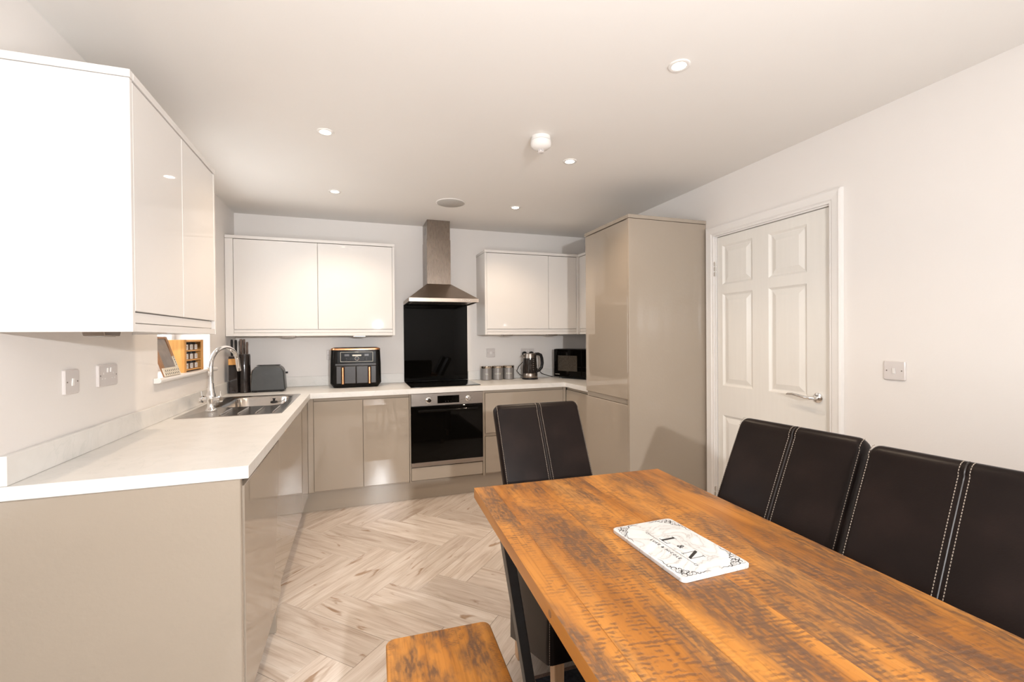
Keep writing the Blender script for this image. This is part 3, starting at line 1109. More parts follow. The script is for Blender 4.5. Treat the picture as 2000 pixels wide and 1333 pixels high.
c = thing('built_in_oven', 'stainless steel built-in oven with black glass door below the hob', 'oven', (.70, bY, .275))
ox0, ox1 = .4035, .9975
bx('oven_body', dark_p, c, ox0+.01, ox1-.01, bY+.012, D-.03, .28, .865)
bx('control_panel', steel, c, ox0, ox1, bY-.012, bY+.011, .766, .867, bev=.002)
q = B()
box(q, .616, .796, bY-.0135, bY-.0115, .783, .844)
obj('display', q, black_glass, c)
bx('oven_door', oven_glass, c, ox0, ox1, bY-.012, bY+.011, .312, .761, bev=.002)
bx('door_trim', steel, c, ox0, ox1, bY-.013, bY+.011, .277, .310, bev=.001)
q = B()
for xx in (.47, .93):
    box(q, xx-.012, xx+.012, bY-.040, bY-.012, .722, .738)
q2 = tube(q, [(.455, bY-.044, .730), (.945, bY-.044, .730)], .011, 14)
obj('door_handle', q, black_glass, c, smooth=True)
for kx in (.545, .873):
    q = B()
    lathe(q, (kx, bY-.012, .813), [(.024, 0), (.024, -.003), (.019, -.005), (.018, -.022), (.015, -.025), (.0, -.025)], 26, 'Y')
    k_ = obj('knob', q, chrome, c, smooth=True)
    q = B()
    box(q, kx-.002, kx+.002, bY-.040, bY-.036, .798, .830)
    obj('knob_grip', q, chrome, k_)
q = B()
for kx in (.545, .873):
    for t in range(0, 360, 45):
        x_, z_ = kx+.033*math.sin(R(t)), .813+.033*math.cos(R(t))
        box(q, x_-.0016, x_+.0016, bY-.0124, bY-.0118, z_-.0016, z_+.0016)
tag(obj('dial_marks', q, print_d, c), kind='stuff')
q = B()
for kx in (.682, .704, .726):
    box(q, kx-.003, kx+.003, bY-.0139, bY-.0133, .795, .799)
obj('display_digits', q, lcd_m, c)

c = thing('cooker_hood', 'brushed steel chimney cooker hood above the black splashback', 'cooker hood', (.70, D, 1.62))
hx0, hx1, hy0 = .409, 1.0, 3.791
cx0, cx1, cy0 = .588, .800, 4.001
z0, z1, z2 = 1.622, 1.652, 1.795
q = B()
rgA = [(hx0, hy0, z0), (hx1, hy0, z0), (hx1, D-.001, z0), (hx0, D-.001, z0)]
rgB = [(p[0], p[1], z1) for p in rgA]
rgC = [(cx0, cy0, z2), (cx1, cy0, z2), (cx1, D-.001, z2), (cx0, D-.001, z2)]
loft(q, [rgA, rgB, rgC], cap=False)
obj('canopy', q, steel_c, c)
q = B()
box(q, cx0+.001, cx1-.001, cy0+.001, D-.001, z2-.004, 2.19)
obj('chimney', q, steel_h, c, bev=.001)
q = B()
box(q, cx0+.004, cx1-.004, cy0+.004, D-.001, 2.19, H-.001)
obj('chimney_extension', q, steel_h, c, bev=.001)
q = B()
for k in range(5):
    box(q, cx0+.0035, cx0+.0045, 4.07, 4.15, 2.25+k*.012, 2.256+k*.012)
obj('vent_slots', q, dark_p, c)
q = B()
box(q, hx0+.012, hx1-.012, hy0+.012, D-.01, z0+.010, z0+.016)
obj('underside', q, steel, c)
for x0, x1 in ((hx0+.04, .700), (.706, hx1-.04)):
    bx('grease_filter', steel, c, x0, x1, hy0+.06, D-.07, z0+.003, z0+.0095)
for lx in (.47, .94):
    q = B()
    lathe(q, (lx, hy0+.035, z0+.0095), [(.016, 0), (.016, -.006), (.012, -.007)], 18)
    obj('hood_lamp', q, under_m, c, smooth=True)
for k in range(5):
    q = B()
    lathe(q, (.845+k*.019, hy0, z0+.015), [(.0045, 0), (.0045, -.003), (.003, -.004)], 12, 'Y')
    obj('button', q, chrome, c, smooth=True)

# ------------------------------------------------------------------ sockets and switches
def plate(name, label, cat, M, w_, kind):
    """face plate drawn in the XY plane, looking to +Z, then moved by M"""
    t = thing(name, label, cat, M.translation)
    t['group'] = 'white electrical plates'
    del t['group']
    MW[t] = M
    t.matrix_world = M
    q = B()
    loft(q, [rrect(0, 0, w_/2, .043, .006, 0.0003, 3), rrect(0, 0, w_/2, .043, .006, .006, 3), rrect(0, 0, w_/2-.003, .040, .005, .009, 3)])
    obj('face_plate', q, plastic_w, t, local=True, smooth=True, ang=30)
    sx = w_/2-.013
    for s in (-1, 1):
        q = B()
        lathe(q, (s*sx, 0, .0085), [(.0028, 0), (.0028, .001)], 10)
        obj('screw', q, screw_m, t, local=True)
    if kind == 'switch':
        q = B()
        box(q, -.006, .006, -.013, .013, .009, .0125, M=Matrix.Rotation(R(4), 4, 'X'))
        obj('rocker', q, trim_m, t, local=True, bev=.001)
    if kind == 'spur':
        q = B()
        box(q, -.010, .010, -.013, .013, .009, .0105)
        obj('fuse_cover', q, trim_m, t, local=True, bev=.001)
    if kind == 'double':
        for s in (-1, 1):
            q = B()
            box(q, s*.012-.005, s*.012+.005, .012, .030, .009, .013, M=Matrix.Rotation(R(2), 4, 'X'))
            obj('rocker', q, trim_m, t, local=True, bev=.001)
        for s in (-1, 1):
            q = B()
            box(q, s*.037-.002, s*.037+.002, .004, .012, .0088, .0095)
            box(q, s*.037-.014, s*.037-.007, -.014, -.010, .0088, .0095)
            box(q, s*.037+.007, s*.037+.014, -.014, -.010, .0088, .0095)
            obj('pin_slots', q, trim_m, t, local=True)
    return t


def onwall(p, n):
    z = Vector(n)
    y = Vector((0, 0, 1))
    x = y.cross(z)
    return Matrix.Translation(p) @ Matrix((x, y, z)).transposed().to_4x4()


plate('light_switch', 'single white rocker switch on the left wall under the bright wall cabinet', 'switch', onwall((XL, 1.986, 1.174), (1, 0, 0)), .086, 'switch')
plate('wall_socket', 'double white socket on the left wall beside the single rocker switch', 'socket', onwall((XL, 2.228, 1.179), (1, 0, 0)), .146, 'double')
plate('light_switch', 'single white light switch on the right wall beside the door', 'switch', onwall((XR, 1.360, 1.153), (-1, 0, 0)), .086, 'switch')
plate('cooker_switch', 'square white switch plate on the back wall above the grey canisters', 'switch', onwall((1.242, D, 1.166), (0, -1, 0)), .086, 'spur')
plate('wall_socket', 'double white socket behind the kettle holding two black plugs', 'socket', onwall((1.626, D, 1.16), (0, -1, 0)), .146, 'double')
plate('wall_socket', 'white socket mostly hidden behind the black air fryer', 'socket', onwall((-.180, D, 1.175), (0, -1, 0)), .146, 'double')
for px_, lb, end in ((1.590, 'black plug in the socket left behind the kettle spout', 'k'), (1.664, 'black plug in the socket above the kettle handle', 'm')):
    t = thing('power_plug', lb, 'plug', (px_, D-.010, 1.150))
    q = B()
    loft(q, [ring((px_, D-.0102, 1.150), .024, n=18, axis='Y'), ring((px_, D-.03, 1.150), .024, n=18, axis='Y'), ring((px_, D-.045, 1.146), .015, n=18, axis='Y')])
    obj('plug_body', q, dark_p, t, smooth=True)
    q = B()
    if end == 'k':
        tube(q, [(px_, D-.035, 1.13), (px_-.02, D-.05, 1.08), (px_-.075, D-.06, 1.03), (px_-.10, D-.07, .985), (px_-.075, D-.085, .95), (px_-.035, D-.10, .935), (px_-.06, D-.12, .925), (px_-.07, D-.14, .917), (px_-.02, D-.15, .9165)], .0035, 8)
    else:
        tube(q, [(px_, D-.035, 1.13), (px_+.02, D-.05, 1.06), (px_+.05, D-.05, 1.0), (px_+.10, D-.05, .95), (px_+.17, D-.06, .925), (px_+.21, D-.07, .916)], .0035, 8)
    obj('cable', q, dark_p, t, smooth=True)

# ------------------------------------------------------------------ ceiling fittings
def downlight(x, y, label, power=18):
    t = thing('downlight', label, 'ceiling light', (x, y, H), 0, 'recessed ceiling downlights')
    q = B()
    lathe(q, (0, 0, 0), [(.0415, -.0003), (.0410, -.004), (.036, -.006), (.027, -.004), (.0265, -.0008)], 32, cap=False)
    obj('bezel', q, trim_m, t, local=True, smooth=True, ang=60)
    q = B()
    lathe(q, (0, 0, 0), [(.0262, -.0012), (.0262, -.0026)], 24)
    obj('lens', q, lamp_m, t, local=True)
    l = bpy.data.lights.new('downlight_lamp', 'SPOT')
    l.energy = power
    l.color = (1, .78, .57)
    l.spot_size = R(125)
    l.spot_blend = .7
    l.shadow_soft_size = .025
    lo = bpy.data.objects.new('downlight_lamp', l)
    C0.objects.link(lo)
    lo.parent = t
    lo.location = (0, 0, -.012)
    return t


downlight(-.137, 3.44, 'lit downlight nearest the back wall, left of the cooker hood')
downlight(1.215, 3.43, 'lit downlight nearest the back wall, above the corner wall cabinet')
downlight(-.140, 2.465, 'lit downlight beside the nearest wall cabinet, left in the ceiling')
downlight(1.208, 2.434, 'lit downlight just behind the smoke alarm')
downlight(1.187, 1.445, 'largest lit downlight, above the dining table')
t = thing('ceiling_speaker', 'round grey speaker grille flush in the ceiling before the hood', 'speaker', (.695, 3.459, H))
q = B()
lathe(q, (0, 0, 0), [(.112, -.0003), (.112, -.004), (.106, -.006)], 48)
obj('bezel', q, trim_m, t, local=True, smooth=True)
q = B()
lathe(q, (0, 0, 0), [(.105, -.0062), (.103, -.0075), (.0, -.009)], 48)
obj('grille', q, speaker_m, t, local=True, smooth=True)
t = thing('heat_alarm', 'round white heat alarm hanging from the middle of the ceiling', 'alarm', (.92, 2.19, H))
q = B()
lathe(q, (0, 0, 0), [(.050, -.0003), (.052, -.018), (.050, -.020)], 36)
obj('base', q, trim_m, t, local=True, smooth=True)
q = B()
lathe(q, (0, 0, 0), [(.046, -.020), (.047, -.022), (.053, -.024), (.054, -.040), (.050, -.050), (.038, -.060), (.018, -.066)], 36)
obj('cover', q, trim_m, t, local=True, smooth=True, ang=50)
q = B()
for k in range(8):
    t_ = 2*PI*k/8
    x_, y_ = .013*math.cos(t_), .013*math.sin(t_)
    box(q, x_-.002, x_+.002, y_-.002, y_+.002, -.078, -.064)
lathe(q, (0, 0, 0), [(.016, -.076), (.016, -.080), (.010, -.083)], 20)
lathe(q, (0, 0, 0), [(.006, -.064), (.006, -.076)], 12)
obj('sensor_cage', q, plastic_w, t, local=True, smooth=True)

# ------------------------------------------------------------------ things on the worktop
Z = .9103
# knife block
t = thing('knife_block', 'smoky dark acrylic knife block in the corner left of the toaster', 'knife block', (-.85, 3.97, Z))
q = B()
box(q, -.915, -.855, 3.90, 4.02, Z, 1.19)
obj('block_side', q, smoky, t, bev=.004)
q = B()
box(q, -.9165, -.8535, 3.8985, 4.0215, 1.125, 1.172)
obj('wood_band', q, bamboo, t, bev=.002)
q = B()
loft(q, [[(x_, y_, z_) for x_, y_, _ in ring((-.815, 3.94, 0), rr3, rr3*1.25, 24)] for z_, rr3 in ((Z, .036), (Z+.004, .0385), (1.19, .0385), (1.205, .036))])
obj('block_body', q, smoky, t, smooth=True)
for k, (x_, y_, zt, rk_, lb) in enumerate([
        (-.898, 3.93, 1.318, .0085, 'leftmost dark handled knife standing in the knife block'),
        (-.876, 3.95, 1.316, .0085, 'second knife from the left in the knife block'),
        (-.866, 3.915, 1.310, .0075, 'slim knife at the front of the knife block'),
        (-.836, 3.925, 1.322, .0105, 'thick steel handled knife in the middle of the knife block'),
        (-.822, 3.955, 1.320, .009, 'steel knife behind the thick handle in the knife block'),
        (-.796, 3.93, 1.298, .0085, 'rightmost shorter knife leaning in the knife block')]):
    kn = thing('kitchen_knife', lb, 'knife', (x_, y_, 1.2), 0, 'knives in the block')
    zb = 1.192 if x_ < -.855 else 1.206
    q = B()
    loft(q, [[(x_+u_*rk_*s_, y_+v2*rk_*s_*1.25, z_) for u_, v2, _ in ring((0, 0, 0), 1, n=12)] for z_, s_ in ((zb, .8), (zb+.02, .95), ((zb+zt)/2, .8), (zt-.02, 1.0), (zt-.003, .9), (zt, .5))])
    obj('handle', q, knife_h if k > 2 else dark_p, kn, smooth=True)
    q = B()
    lathe(q, (x_, y_, zt-.002), [(rk_*.55, 0), (rk_*.5, .002)], 10)
    obj('handle_cap', q, chrome, kn, smooth=True)

# toaster
t = thing('toaster', 'slate grey two slice toaster with a domed top beside the knife block', 'toaster', (-.655, 3.97, Z), R(2))
prof = []
for k in range(25):
    t_ = PI*k/24
    prof.append((.118*math.copysign(abs(math.cos(t_))**.55, math.cos(t_)), .018+.10+.092*math.sin(t_)**.6-.0))
prof = [(.120, .016)]+[(.112*math.copysign(abs(math.cos(PI*k/20))**.5, math.cos(PI*k/20)), .12+.085*math.sin(PI*k/20)**.8) for k in range(21)]+[(-.120, .016)]
q = B()
rs = []
for yy, s_ in ((-.075, .955), (-.068, 1.0), (.068, 1.0), (.075, .955)):
    rs.append([(x_*s_, yy, .016+(z_-.016)*s_+.0) for x_, z_ in prof])
loft(q, rs)
obj('shell', q, toast_m, t, local=True, smooth=True, ang=40)
q = B()
box(q, -.112, .112, -.066, .066, .004, .0165)
obj('base', q, dark_p, t, local=True, bev=.003)
for fx_ in (-.09, .09):
    q = B()
    box(q, fx_-.012, fx_+.012, -.055, .055, 0, .0045)
    obj('foot', q, dark_p, t, local=True)
for sy in (-.026, .026):
    q = B()
    box(q, -.080, .080, sy-.011, sy+.011, .203, .2065)
    obj('bread_slot', q, dark_p, t, local=True, bev=.002)
q = B()
box(q, .117, .134, -.014, .014, .135, .15)
obj('lever', q, dark_p, t, local=True, bev=.003)
q = B()
tube(q, [(-.116, -.070, .03), (-.116, -.070, .13), (-.105, -.071, .17), (-.085, -.0715, .19)], .0016, 6)
obj('edge_trim', q, steel, t, local=True, smooth=True)

# air fryer
t = thing('air_fryer', 'black dual drawer air fryer with copper trim and handles', 'air fryer', (-.01, 4.11, Z))
ax0, ax1, ay0, ay1 = -.212, .192, 3.965, 4.245
q = B()
def fr(z, e_=0, ch=0):
    return rrect((ax0+ax1)/2, (ay0+ay1)/2, (ax1-ax0)/2-e_, (ay1-ay0)/2-e_*.6, .04, z, 5)
loft(q, [fr(Z, .025), fr(Z+.012, .018), fr(Z+.035, 0), fr(Z+.19, .002), fr(Z+.312, .007)])
obj('body', q, fryer_m, t, smooth=True, ang=40)
q = B()
loft(q, [fr(Z+.3122, .006), fr(Z+.318, .005), fr(Z+.326, .008), fr(Z+.330, .018)])
obj('top_trim', q, copper, t, smooth=True, ang=40)
q = B()
loft(q, [fr(Z+.3302, .022), fr(Z+.333, .03)])
obj('lid', q, fryer_m, t, smooth=True)
yf = ay0-.0005
def panel(name, m, x0, x1, z0_, z1_, y0_=.004, par=t, bev=.002):
    q = B()
    box(q, x0, x1, ay0-y0_, ay0+.012, z0_, z1_)
    return obj(name, q, m, par, bev=bev)


panel('fascia', fryer_m, -.155, .150, Z+.205, Z+.302, .002)
q = B()
for bb in ((-.130, .125, Z+.215, Z+.217), (-.130, .125, Z+.294, Z+.296), (-.130, -.128, Z+.215, Z+.296), (.123, .125, Z+.215, Z+.296)):
    box(q, bb[0], bb[1], ay0-.003, ay0-.002, bb[2], bb[3])
obj('panel_outline', q, print_w, t)
for x0, x1 in ((-.098, -.062), (.058, .092)):
    q = B()
    box(q, x0, x1, ay0-.0035, ay0-.002, Z+.262, Z+.278)
    obj('display', q, lcd_m, t)
q = B()
loft(q, [[(x_, ay0-d_, z_) for x_, _, z_ in [(p[0], 0, p[1]) for p in rrect(-.002, Z+.268, .036, .006, .0055, 0, 4)]] for d_ in (.002, .0035)])
obj('mode_strip', q, print_w, t)
q = B()
lathe(q, (-.002, ay0-.002, Z+.242), [(.017, 0), (.017, -.010), (.0145, -.012), (.0145, -.0115)], 24, 'Y')
obj('dial_ring', q, chrome, t, smooth=True)
q = B()
lathe(q, (-.002, ay0-.0115, Z+.242), [(.0142, 0), (.0142, -.003), (.0, -.003)], 24, 'Y')
obj('dial', q, dark_p, t, smooth=True)
q = B()
for s in (-1, 1):
    for i in range(3):
        for j in range(2):
            x_ = -.002+s*(.026+i*.012)
            box(q, x_-.003, x_+.003, ay0-.003, ay0-.002, Z+.232+j*.013, Z+.2345+j*.013)
    for j in range(2):
        x_ = -.004+s*.078
        box(q, x_-.004, x_+.004, ay0-.003, ay0-.002, Z+.228+j*.014, Z+.2305+j*.014)
obj('button_marks', q, lcd_m, t)
lettering('NINJA', .0115, print_w, t, Matrix.Translation((-.002, ay0-.0045, Z+.2955)) @ FRONT)
panel('ledge', fryer_draw, -.170, .150, Z+.184, Z+.2, .003)
for x0, x1, hx_ in ((-.163, -.0105, -.112), (-.0075, .150, .096)):
    d_ = panel('drawer', fryer_draw, x0, x1, Z+.035, Z+.180, .006, bev=.004)
    q = B()
    box(q, hx_-.014, hx_+.014, ay0-.012, ay0-.0055, Z+.032, Z+.178)
    obj('handle_surround', q, fryer_m, d_, bev=.003)
    q = B()
    prism(q, [(hx_-.0095, 0), (hx_-.0095, -.022), (hx_-.004, -.028), (hx_+.004, -.028), (hx_+.0095, -.022), (hx_+.0095, 0)], Z+.034, Z+.172, 'Z')
    bmesh.ops.translate(q, vec=(0, ay0-.010, 0), verts=q.verts)
    obj('handle', q, copper, d_, bev=.002)

# canisters
def canister(x, y, s, lb):
    t = thing('storage_canister', lb, 'canister', (x, y, Z), 0, 'grey lidded storage canisters')
    q = B()
    lathe(q, (0, 0, 0), [(.050, 0), (.0535, .003), (.0535, .112)], 36)
    obj('body', q, canister_m, t, local=True, smooth=True)
    q = B()
    lathe(q, (0, 0, 0), [(.0545, .1125), (.0555, .114), (.0555, .130), (.053, .1335), (.0, .135)], 36)
    obj('lid', q, lid_m, t, local=True, smooth=True)
    q = text_mesh(s, .018, .0003)
    q.transform(FRONT)
    for v in q.verts:   # wrap the word round the drum
        an = v.co.x/.0536-.24
        rad_ = .0538-v.co.y
        v.co = Vector((rad_*math.sin(an), -rad_*math.cos(an), v.co.z+.058))
    obj('lettering', q, print_w, t, local=True)


canister(1.172, 4.18, 'TEA', 'grey TEA canister, leftmost of the three beside the hob')
canister(1.286, 4.185, 'COFFEE', 'grey COFFEE canister, middle of the three beside the hob')
canister(1.400, 4.19, 'SUGAR', 'grey SUGAR canister, rightmost of the three, next to the kettle')

# kettle
t = thing('kettle', 'glass and steel kettle with a black loop handle and black plug cord', 'kettle', (1.585, 4.09, Z))
q = B()
lathe(q, (0, 0, 0), [(.074, 0), (.078, .004), (.078, .012), (.070, .016)], 36)
obj('power_base', q, dark_p, t, local=True, smooth=True)
q = B()
lathe(q, (0, 0, 0), [(.072, .0165), (.0735, .02), (.0735, .058), (.072, .0605)], 36)
obj('steel_base', q, steel, t, local=True, smooth=True)
q = B()
lathe(q, (0, 0, 0), [(.071, .061), (.070, .12), (.064, .205)], 36)
obj('glass_body', q, tint, t, local=True, smooth=True)
q = B()
lathe(q, (0, 0, 0), [(.0655, .2055), (.0645, .215), (.060, .246), (.055, .25), (.0, .252)], 36)
box(q, -.082, -.05, -.018, .018, .222, .2355, bev=.005)
obj('steel_collar', q, steel, t, local=True, smooth=True)
q = B()
tube(q, [(.050, 0, .243), (.09, 0, .243), (.115, 0, .232), (.126, 0, .20), (.130, 0, .15), (.122, 0, .11), (.10, 0, .085), (.073, 0, .072)], [.010, .012, .013, .013, .0125, .012, .012, .010], 12, flat=1.2)
obj('handle', q, dark_p, t, local=True, smooth=True, ang=60)
q = B()
for k in range(6):
    zz = .085+k*.02
    rd = .0712-.00055*k*1.1
    for dx_ in (0, .004):
        an = .12
        box(q, rd*math.sin(an)-.006+dx_*0, rd*math.sin(an)+.006, -rd*math.cos(an)-.0012, -rd*math.cos(an)+.0, zz, zz+.0035)
    box(q, rd*math.sin(.12)-.003, rd*math.sin(.12)+.003, -rd*math.cos(.12)-.0012, -rd*math.cos(.12), zz+.009, zz+.011)
obj('level_marks', q, print_w, t, local=True)
q = B()
tube(q, [(-.066, -.004, .06), (-.078, -.004, .03), (-.06, .0, .014)], .002, 6)
obj('trim_wire', q, dark_p, t, local=True)

# microwave, set across the corner
t = thing('microwave', 'black microwave oven turned across the corner beside the kettle', 'microwave', (1.860, 4.125, Z), R(-63.5))
mw, mh, mdp = .44, .275, .225
q = B()
box(q, 0, mw, .012, mdp, .014, .014+mh)
obj('casing', q, fryer_m, t, local=True, bev=.006)
q = B()
box(q, .001, .335, -.008, .0115, .016, .012+mh)
dr = obj('oven_door', q, black_glass, t, local=True, bev=.005)
q = B()
box(q, .055, .285, -.0095, -.0075, .075, .225)
obj('door_window', q, micro_win, dr, local=True)
q = B()
box(q, .337, mw-.001, -.008, .0115, .016, .012+mh)
obj('control_panel', q, black_glass, t, local=True, bev=.004)
lettering('PANASONIC', .0105, print_w, t, MW[t] @ Matrix.Translation((.045, -.0088, .040)) @ FRONT)
for x_ in (.05, .39):
    for y_ in (.04, .19):
        q = B()
        lathe(q, (x_, y_, 0), [(.014, 0), (.012, .0142)], 12)
        obj('foot', q, dark_p, t, local=True)

# spice rack on the window sill: front looks to +X
SZ = 1.1283
t = thing('spice_rack', 'small orange bamboo rack of nine spice jars on the window sill', 'rack', (-.99, 3.20, SZ))
s0, s1, sxf, sxb, sh = 3.065, 3.385, -.940, -1.035, .190
s1 = 3.40
bx('side', bamboo, t, sxb, sxf, s0, s0+.010, SZ, SZ+sh, bev=.001)
bx('side', bamboo, t, sxb, sxf, s1-.010, s1, SZ, SZ+sh, bev=.001)
bx('back', bamboo_d, t, sxb, sxb+.006, s0+.0102, s1-.0102, SZ, SZ+sh-.002, bev=.001)
for k in range(4):
    zz = SZ+.008+k*.056
    bx('shelf', bamboo, t, sxb+.0065, sxf, s0+.0102, s1-.0102, zz, zz+.008, bev=.001)
bx('front_frame', bamboo, t, sxf+.0003, sxf+.003, s0, s0+.030, SZ, SZ+sh, bev=.001)
bx('front_frame', bamboo, t, sxf+.0003, sxf+.003, s1-.050, s1, SZ, SZ+sh, bev=.001)
jar0 = None
for rI, rN in enumerate(('bottom', 'middle', 'top')):
    for cI, cN in enumerate(('left', 'centre', 'right')):
        y_ = 3.140+cI*.081
        z_ = SZ+.0165+rI*.056
        lb = 'square labelled spice jar, %s of the %s row in the bamboo rack' % (cN, rN)
        if jar0 is None:
            jar0 = thing('spice_jar', lb, 'jar', (sxf-.034, y_, z_), 0, 'spice jars in the bamboo rack')
            q = B()
            loft(q, [rrect(0, 0, .024, .028, .006, h_, 3) for h_ in (0, .0335)])
            obj('glass', q, jar_m, jar0, local=True, smooth=True, ang=40)
            q = B()
            lathe(q, (0, 0, 0), [(.022, .0337), (.022, .0455)], 18)
            obj('lid', q, dark_p, jar0, local=True, smooth=True)
            q = B()
            box(q, .0242, .0248, -.023, .023, .002, .032)
            lab = obj('jar_label', q, label_m, jar0, local=True)
            q = B()
            for k in range(3):
                box(q, .0249, .0252, -.012, .012, .009+k*.007, .0115+k*.007)
            obj('print_lines', q, lcd_m, lab, local=True)
        else:
            dup(jar0, (sxf-.034, y_, z_), 0, lb)

# leaning picture / recipe stand
t = thing('framed_panel', 'grey panel in a cream patterned frame leaning on the window sill', 'picture', (-.935, 2.86, SZ))
bA = Vector((-.925, 2.745, SZ+.001))
bB = Vector((-.925, 2.955, SZ+.001))
upv = Vector((-.075, .02, .215)).normalized()
al = (bB-bA).normalized()
nn = al.cross(upv).normalized()
if nn.x < 0:
    nn = -nn
Mf = Matrix((al, upv, nn)).transposed().to_4x4()
Mf.translation = bA


def fq(*k, **kw):
    q = B()
    box(q, *k)
    q.transform(Mf)
    return q


LW = (bB-bA).length
obj('backing', fq(0, LW, .0, .218, -.008, -.001), bamboo_d, t)
obj('picture_panel', fq(.028, LW-.028, .045, .206, -.0008, .001), slate_m, t)
obj('frame_bottom', fq(0, LW, 0, .045, -.0008, .004), pattern_m, t)
obj('frame_side', fq(LW-.028, LW, .0452, .105, -.0008, .004), pattern_m, t)
obj('frame_side', fq(LW-.028, LW, .1052, .218, -.0008, .004), bamboo_d, t)
obj('frame_side', fq(0, .028, .0452, .218, -.0008, .004), bamboo_d, t)
obj('frame_top', fq(.0282, LW-.0282, .206, .218, -.0008, .004), bamboo_d, t)
q = B()
k2 = 0
for rI in range(2):
    for cI in range(8):
        x_ = .014+cI*.0245+(rI % 2)*.010
        if x_ < LW-.006:
            q_ = [Vector((x_+.0036*math.cos(t_), .012+rI*.017+.0058*math.sin(t_), 0)) for t_ in [2*PI*k/8 for k in range(8)]]
            loft(q, [[Mf @ (p+Vector((0, 0, .0041))) for p in q_], [Mf @ (p+Vector((0, 0, .0046))) for p in q_]])
for cI in range(4):
    q_ = [Vector((LW-.014+.0036*math.cos(t_), .056+cI*.014+.005*math.sin(t_), 0)) for t_ in [2*PI*k/8 for k in range(8)]]
    loft(q, [[Mf @ (p+Vector((0, 0, .0041))) for p in q_], [Mf @ (p+Vector((0, 0, .0046))) for p in q_]])
obj('leaf_pattern', q, print_d, t)

# ------------------------------------------------------------------ dining table
TR = R(-2.4)
Rz = Matrix.Rotation(TR, 4, 'Z')
FLc = Vector((.397, 1.596, 0))
TWd, TLn = .770, 1.75
ctr = FLc + Rz @ Vector((TWd/2, -TLn/2, 0))
t = thing('dining_table', 'rustic orange-brown sawn pine dining table on a black steel frame', 'table', ctr, TR)
hx_, hy_ = TWd/2, TLn/2
cuts = [0, .067, .235, .42, .60, TWd]
for k in range(5):
    q = B()
    g = .0002
    x0 = -hx_+cuts[k]+(g if k else 0)
    x1 = -hx_+cuts[k+1]-(g if k < 4 else 0)
    vs2 = box(q, x0, x1, -hy_, hy_, .734, .770)
    o = obj('plank', q, table_wood, t, local=True)
    o.data.materials.append(edge_wood)
    for f in o.data.polygons:
        if abs(f.normal.z) < .5:
            f.material_index = 1
    bv = o.modifiers.new('bevel', 'BEVEL')
    bv.width = .0035 if k in (0, 4) else .0012
    bv.segments = 2
    bv.width = .0006
q = B()
# knots on the near long edge
lathe(q, (-hx_+.0006, .12, .753), [(.0085, 0), (.0075, -.0012), (.0, -.0012)], 16, 'X')
obj('knot', q, bamboo_d, t, local=True)
for yy in (.535, -.56):
    q = B()
    def bar(p0, p1, wd=.028, dp=.045):
        p0, p1 = Vector(p0), Vector(p1)
        dd = (p1-p0).normalized()
        sd = Vector((dd.z, 0, -dd.x))
        rs = []
        for p in (p0, p1):
            rs.append([p+sd*wd/2+Vector((0, dp/2, 0)), p-sd*wd/2+Vector((0, dp/2, 0)), p-sd*wd/2-Vector((0, dp/2, 0)), p+sd*wd/2-Vector((0, dp/2, 0))])
        loft(q, rs)
    bar((-.362, yy, .730), (-.250, yy, .014))
    bar((.362, yy, .730), (.250, yy, .014))
    bar((-.25, yy, .0145), (.25, yy, .0145))
    bar((-.355, yy, .718), (.355, yy, .718))
    obj('leg_frame', q, black_steel, t, local=True, bev=.002)

# printed marble board
BM = Matrix.Translation((.769, .960, .7705)) @ Matrix.Rotation(R(1.0), 4, 'Z')
t = thing('serving_board', 'white marble effect board with L and N lettering on the table', 'board', (.769, .960, .7705), R(1.0))
q = B()
loft(q, [rrect(0, 0, .098, .143, .012, 0, 5), rrect(0, 0, .0985, .1435, .012, .001, 5), rrect(0, 0, .0985, .1435, .012, .009, 5), rrect(0, 0, .0965, .1415, .011, .0105, 5)])
obj('slab', q, marble, t, local=True, smooth=True, ang=30)
zt = .0106
# reading direction -Y, letter tops towards +X
TM = Matrix(((0, 1, 0, 0), (-1, 0, 0, 0), (0, 0, 1, 0), (0, 0, 0, 1)))


def flatpoly(q, pts, z=zt, th=.0003):
    loft(q, [[(x, y, z) for x, y in pts], [(x, y, z+th) for x, y in pts]])


# text frame: s = along the line, h = height
q = B()
def P2(pts):
    return [(h_-.019, -s_) for s_, h_ in pts]
# L
flatpoly(q, P2([(-.034, 0), (-.0265, 0), (-.0265, .041), (-.034, .041)]))
flatpoly(q, P2([(-.040, .0395), (-.0205, .0395), (-.0205, .041), (-.040, .041)]))
flatpoly(q, P2([(-.040, 0), (-.010, 0), (-.010, .0020), (-.040, .0020)]))
flatpoly(q, P2([(-.0115, 0), (-.0100, 0), (-.0088, .011), (-.0100, .011)]))
# N: thick diagonal, hairline verticals, serifs
flatpoly(q, P2([(.045, .041), (.054, .041), (.077, 0), (.069, 0)]))
flatpoly(q, P2([(.0475, 0), (.0487, 0), (.0487, .040), (.0475, .040)]))
flatpoly(q, P2([(.0755, 0), (.0767, 0), (.0767, .041), (.0755, .041)]))
flatpoly(q, P2([(.043, 0), (.053, 0), (.053, .0014), (.043, .0014)]))
flatpoly(q, P2([(.071, .0397), (.081, .0397), (.081, .0411), (.071, .0411)]))
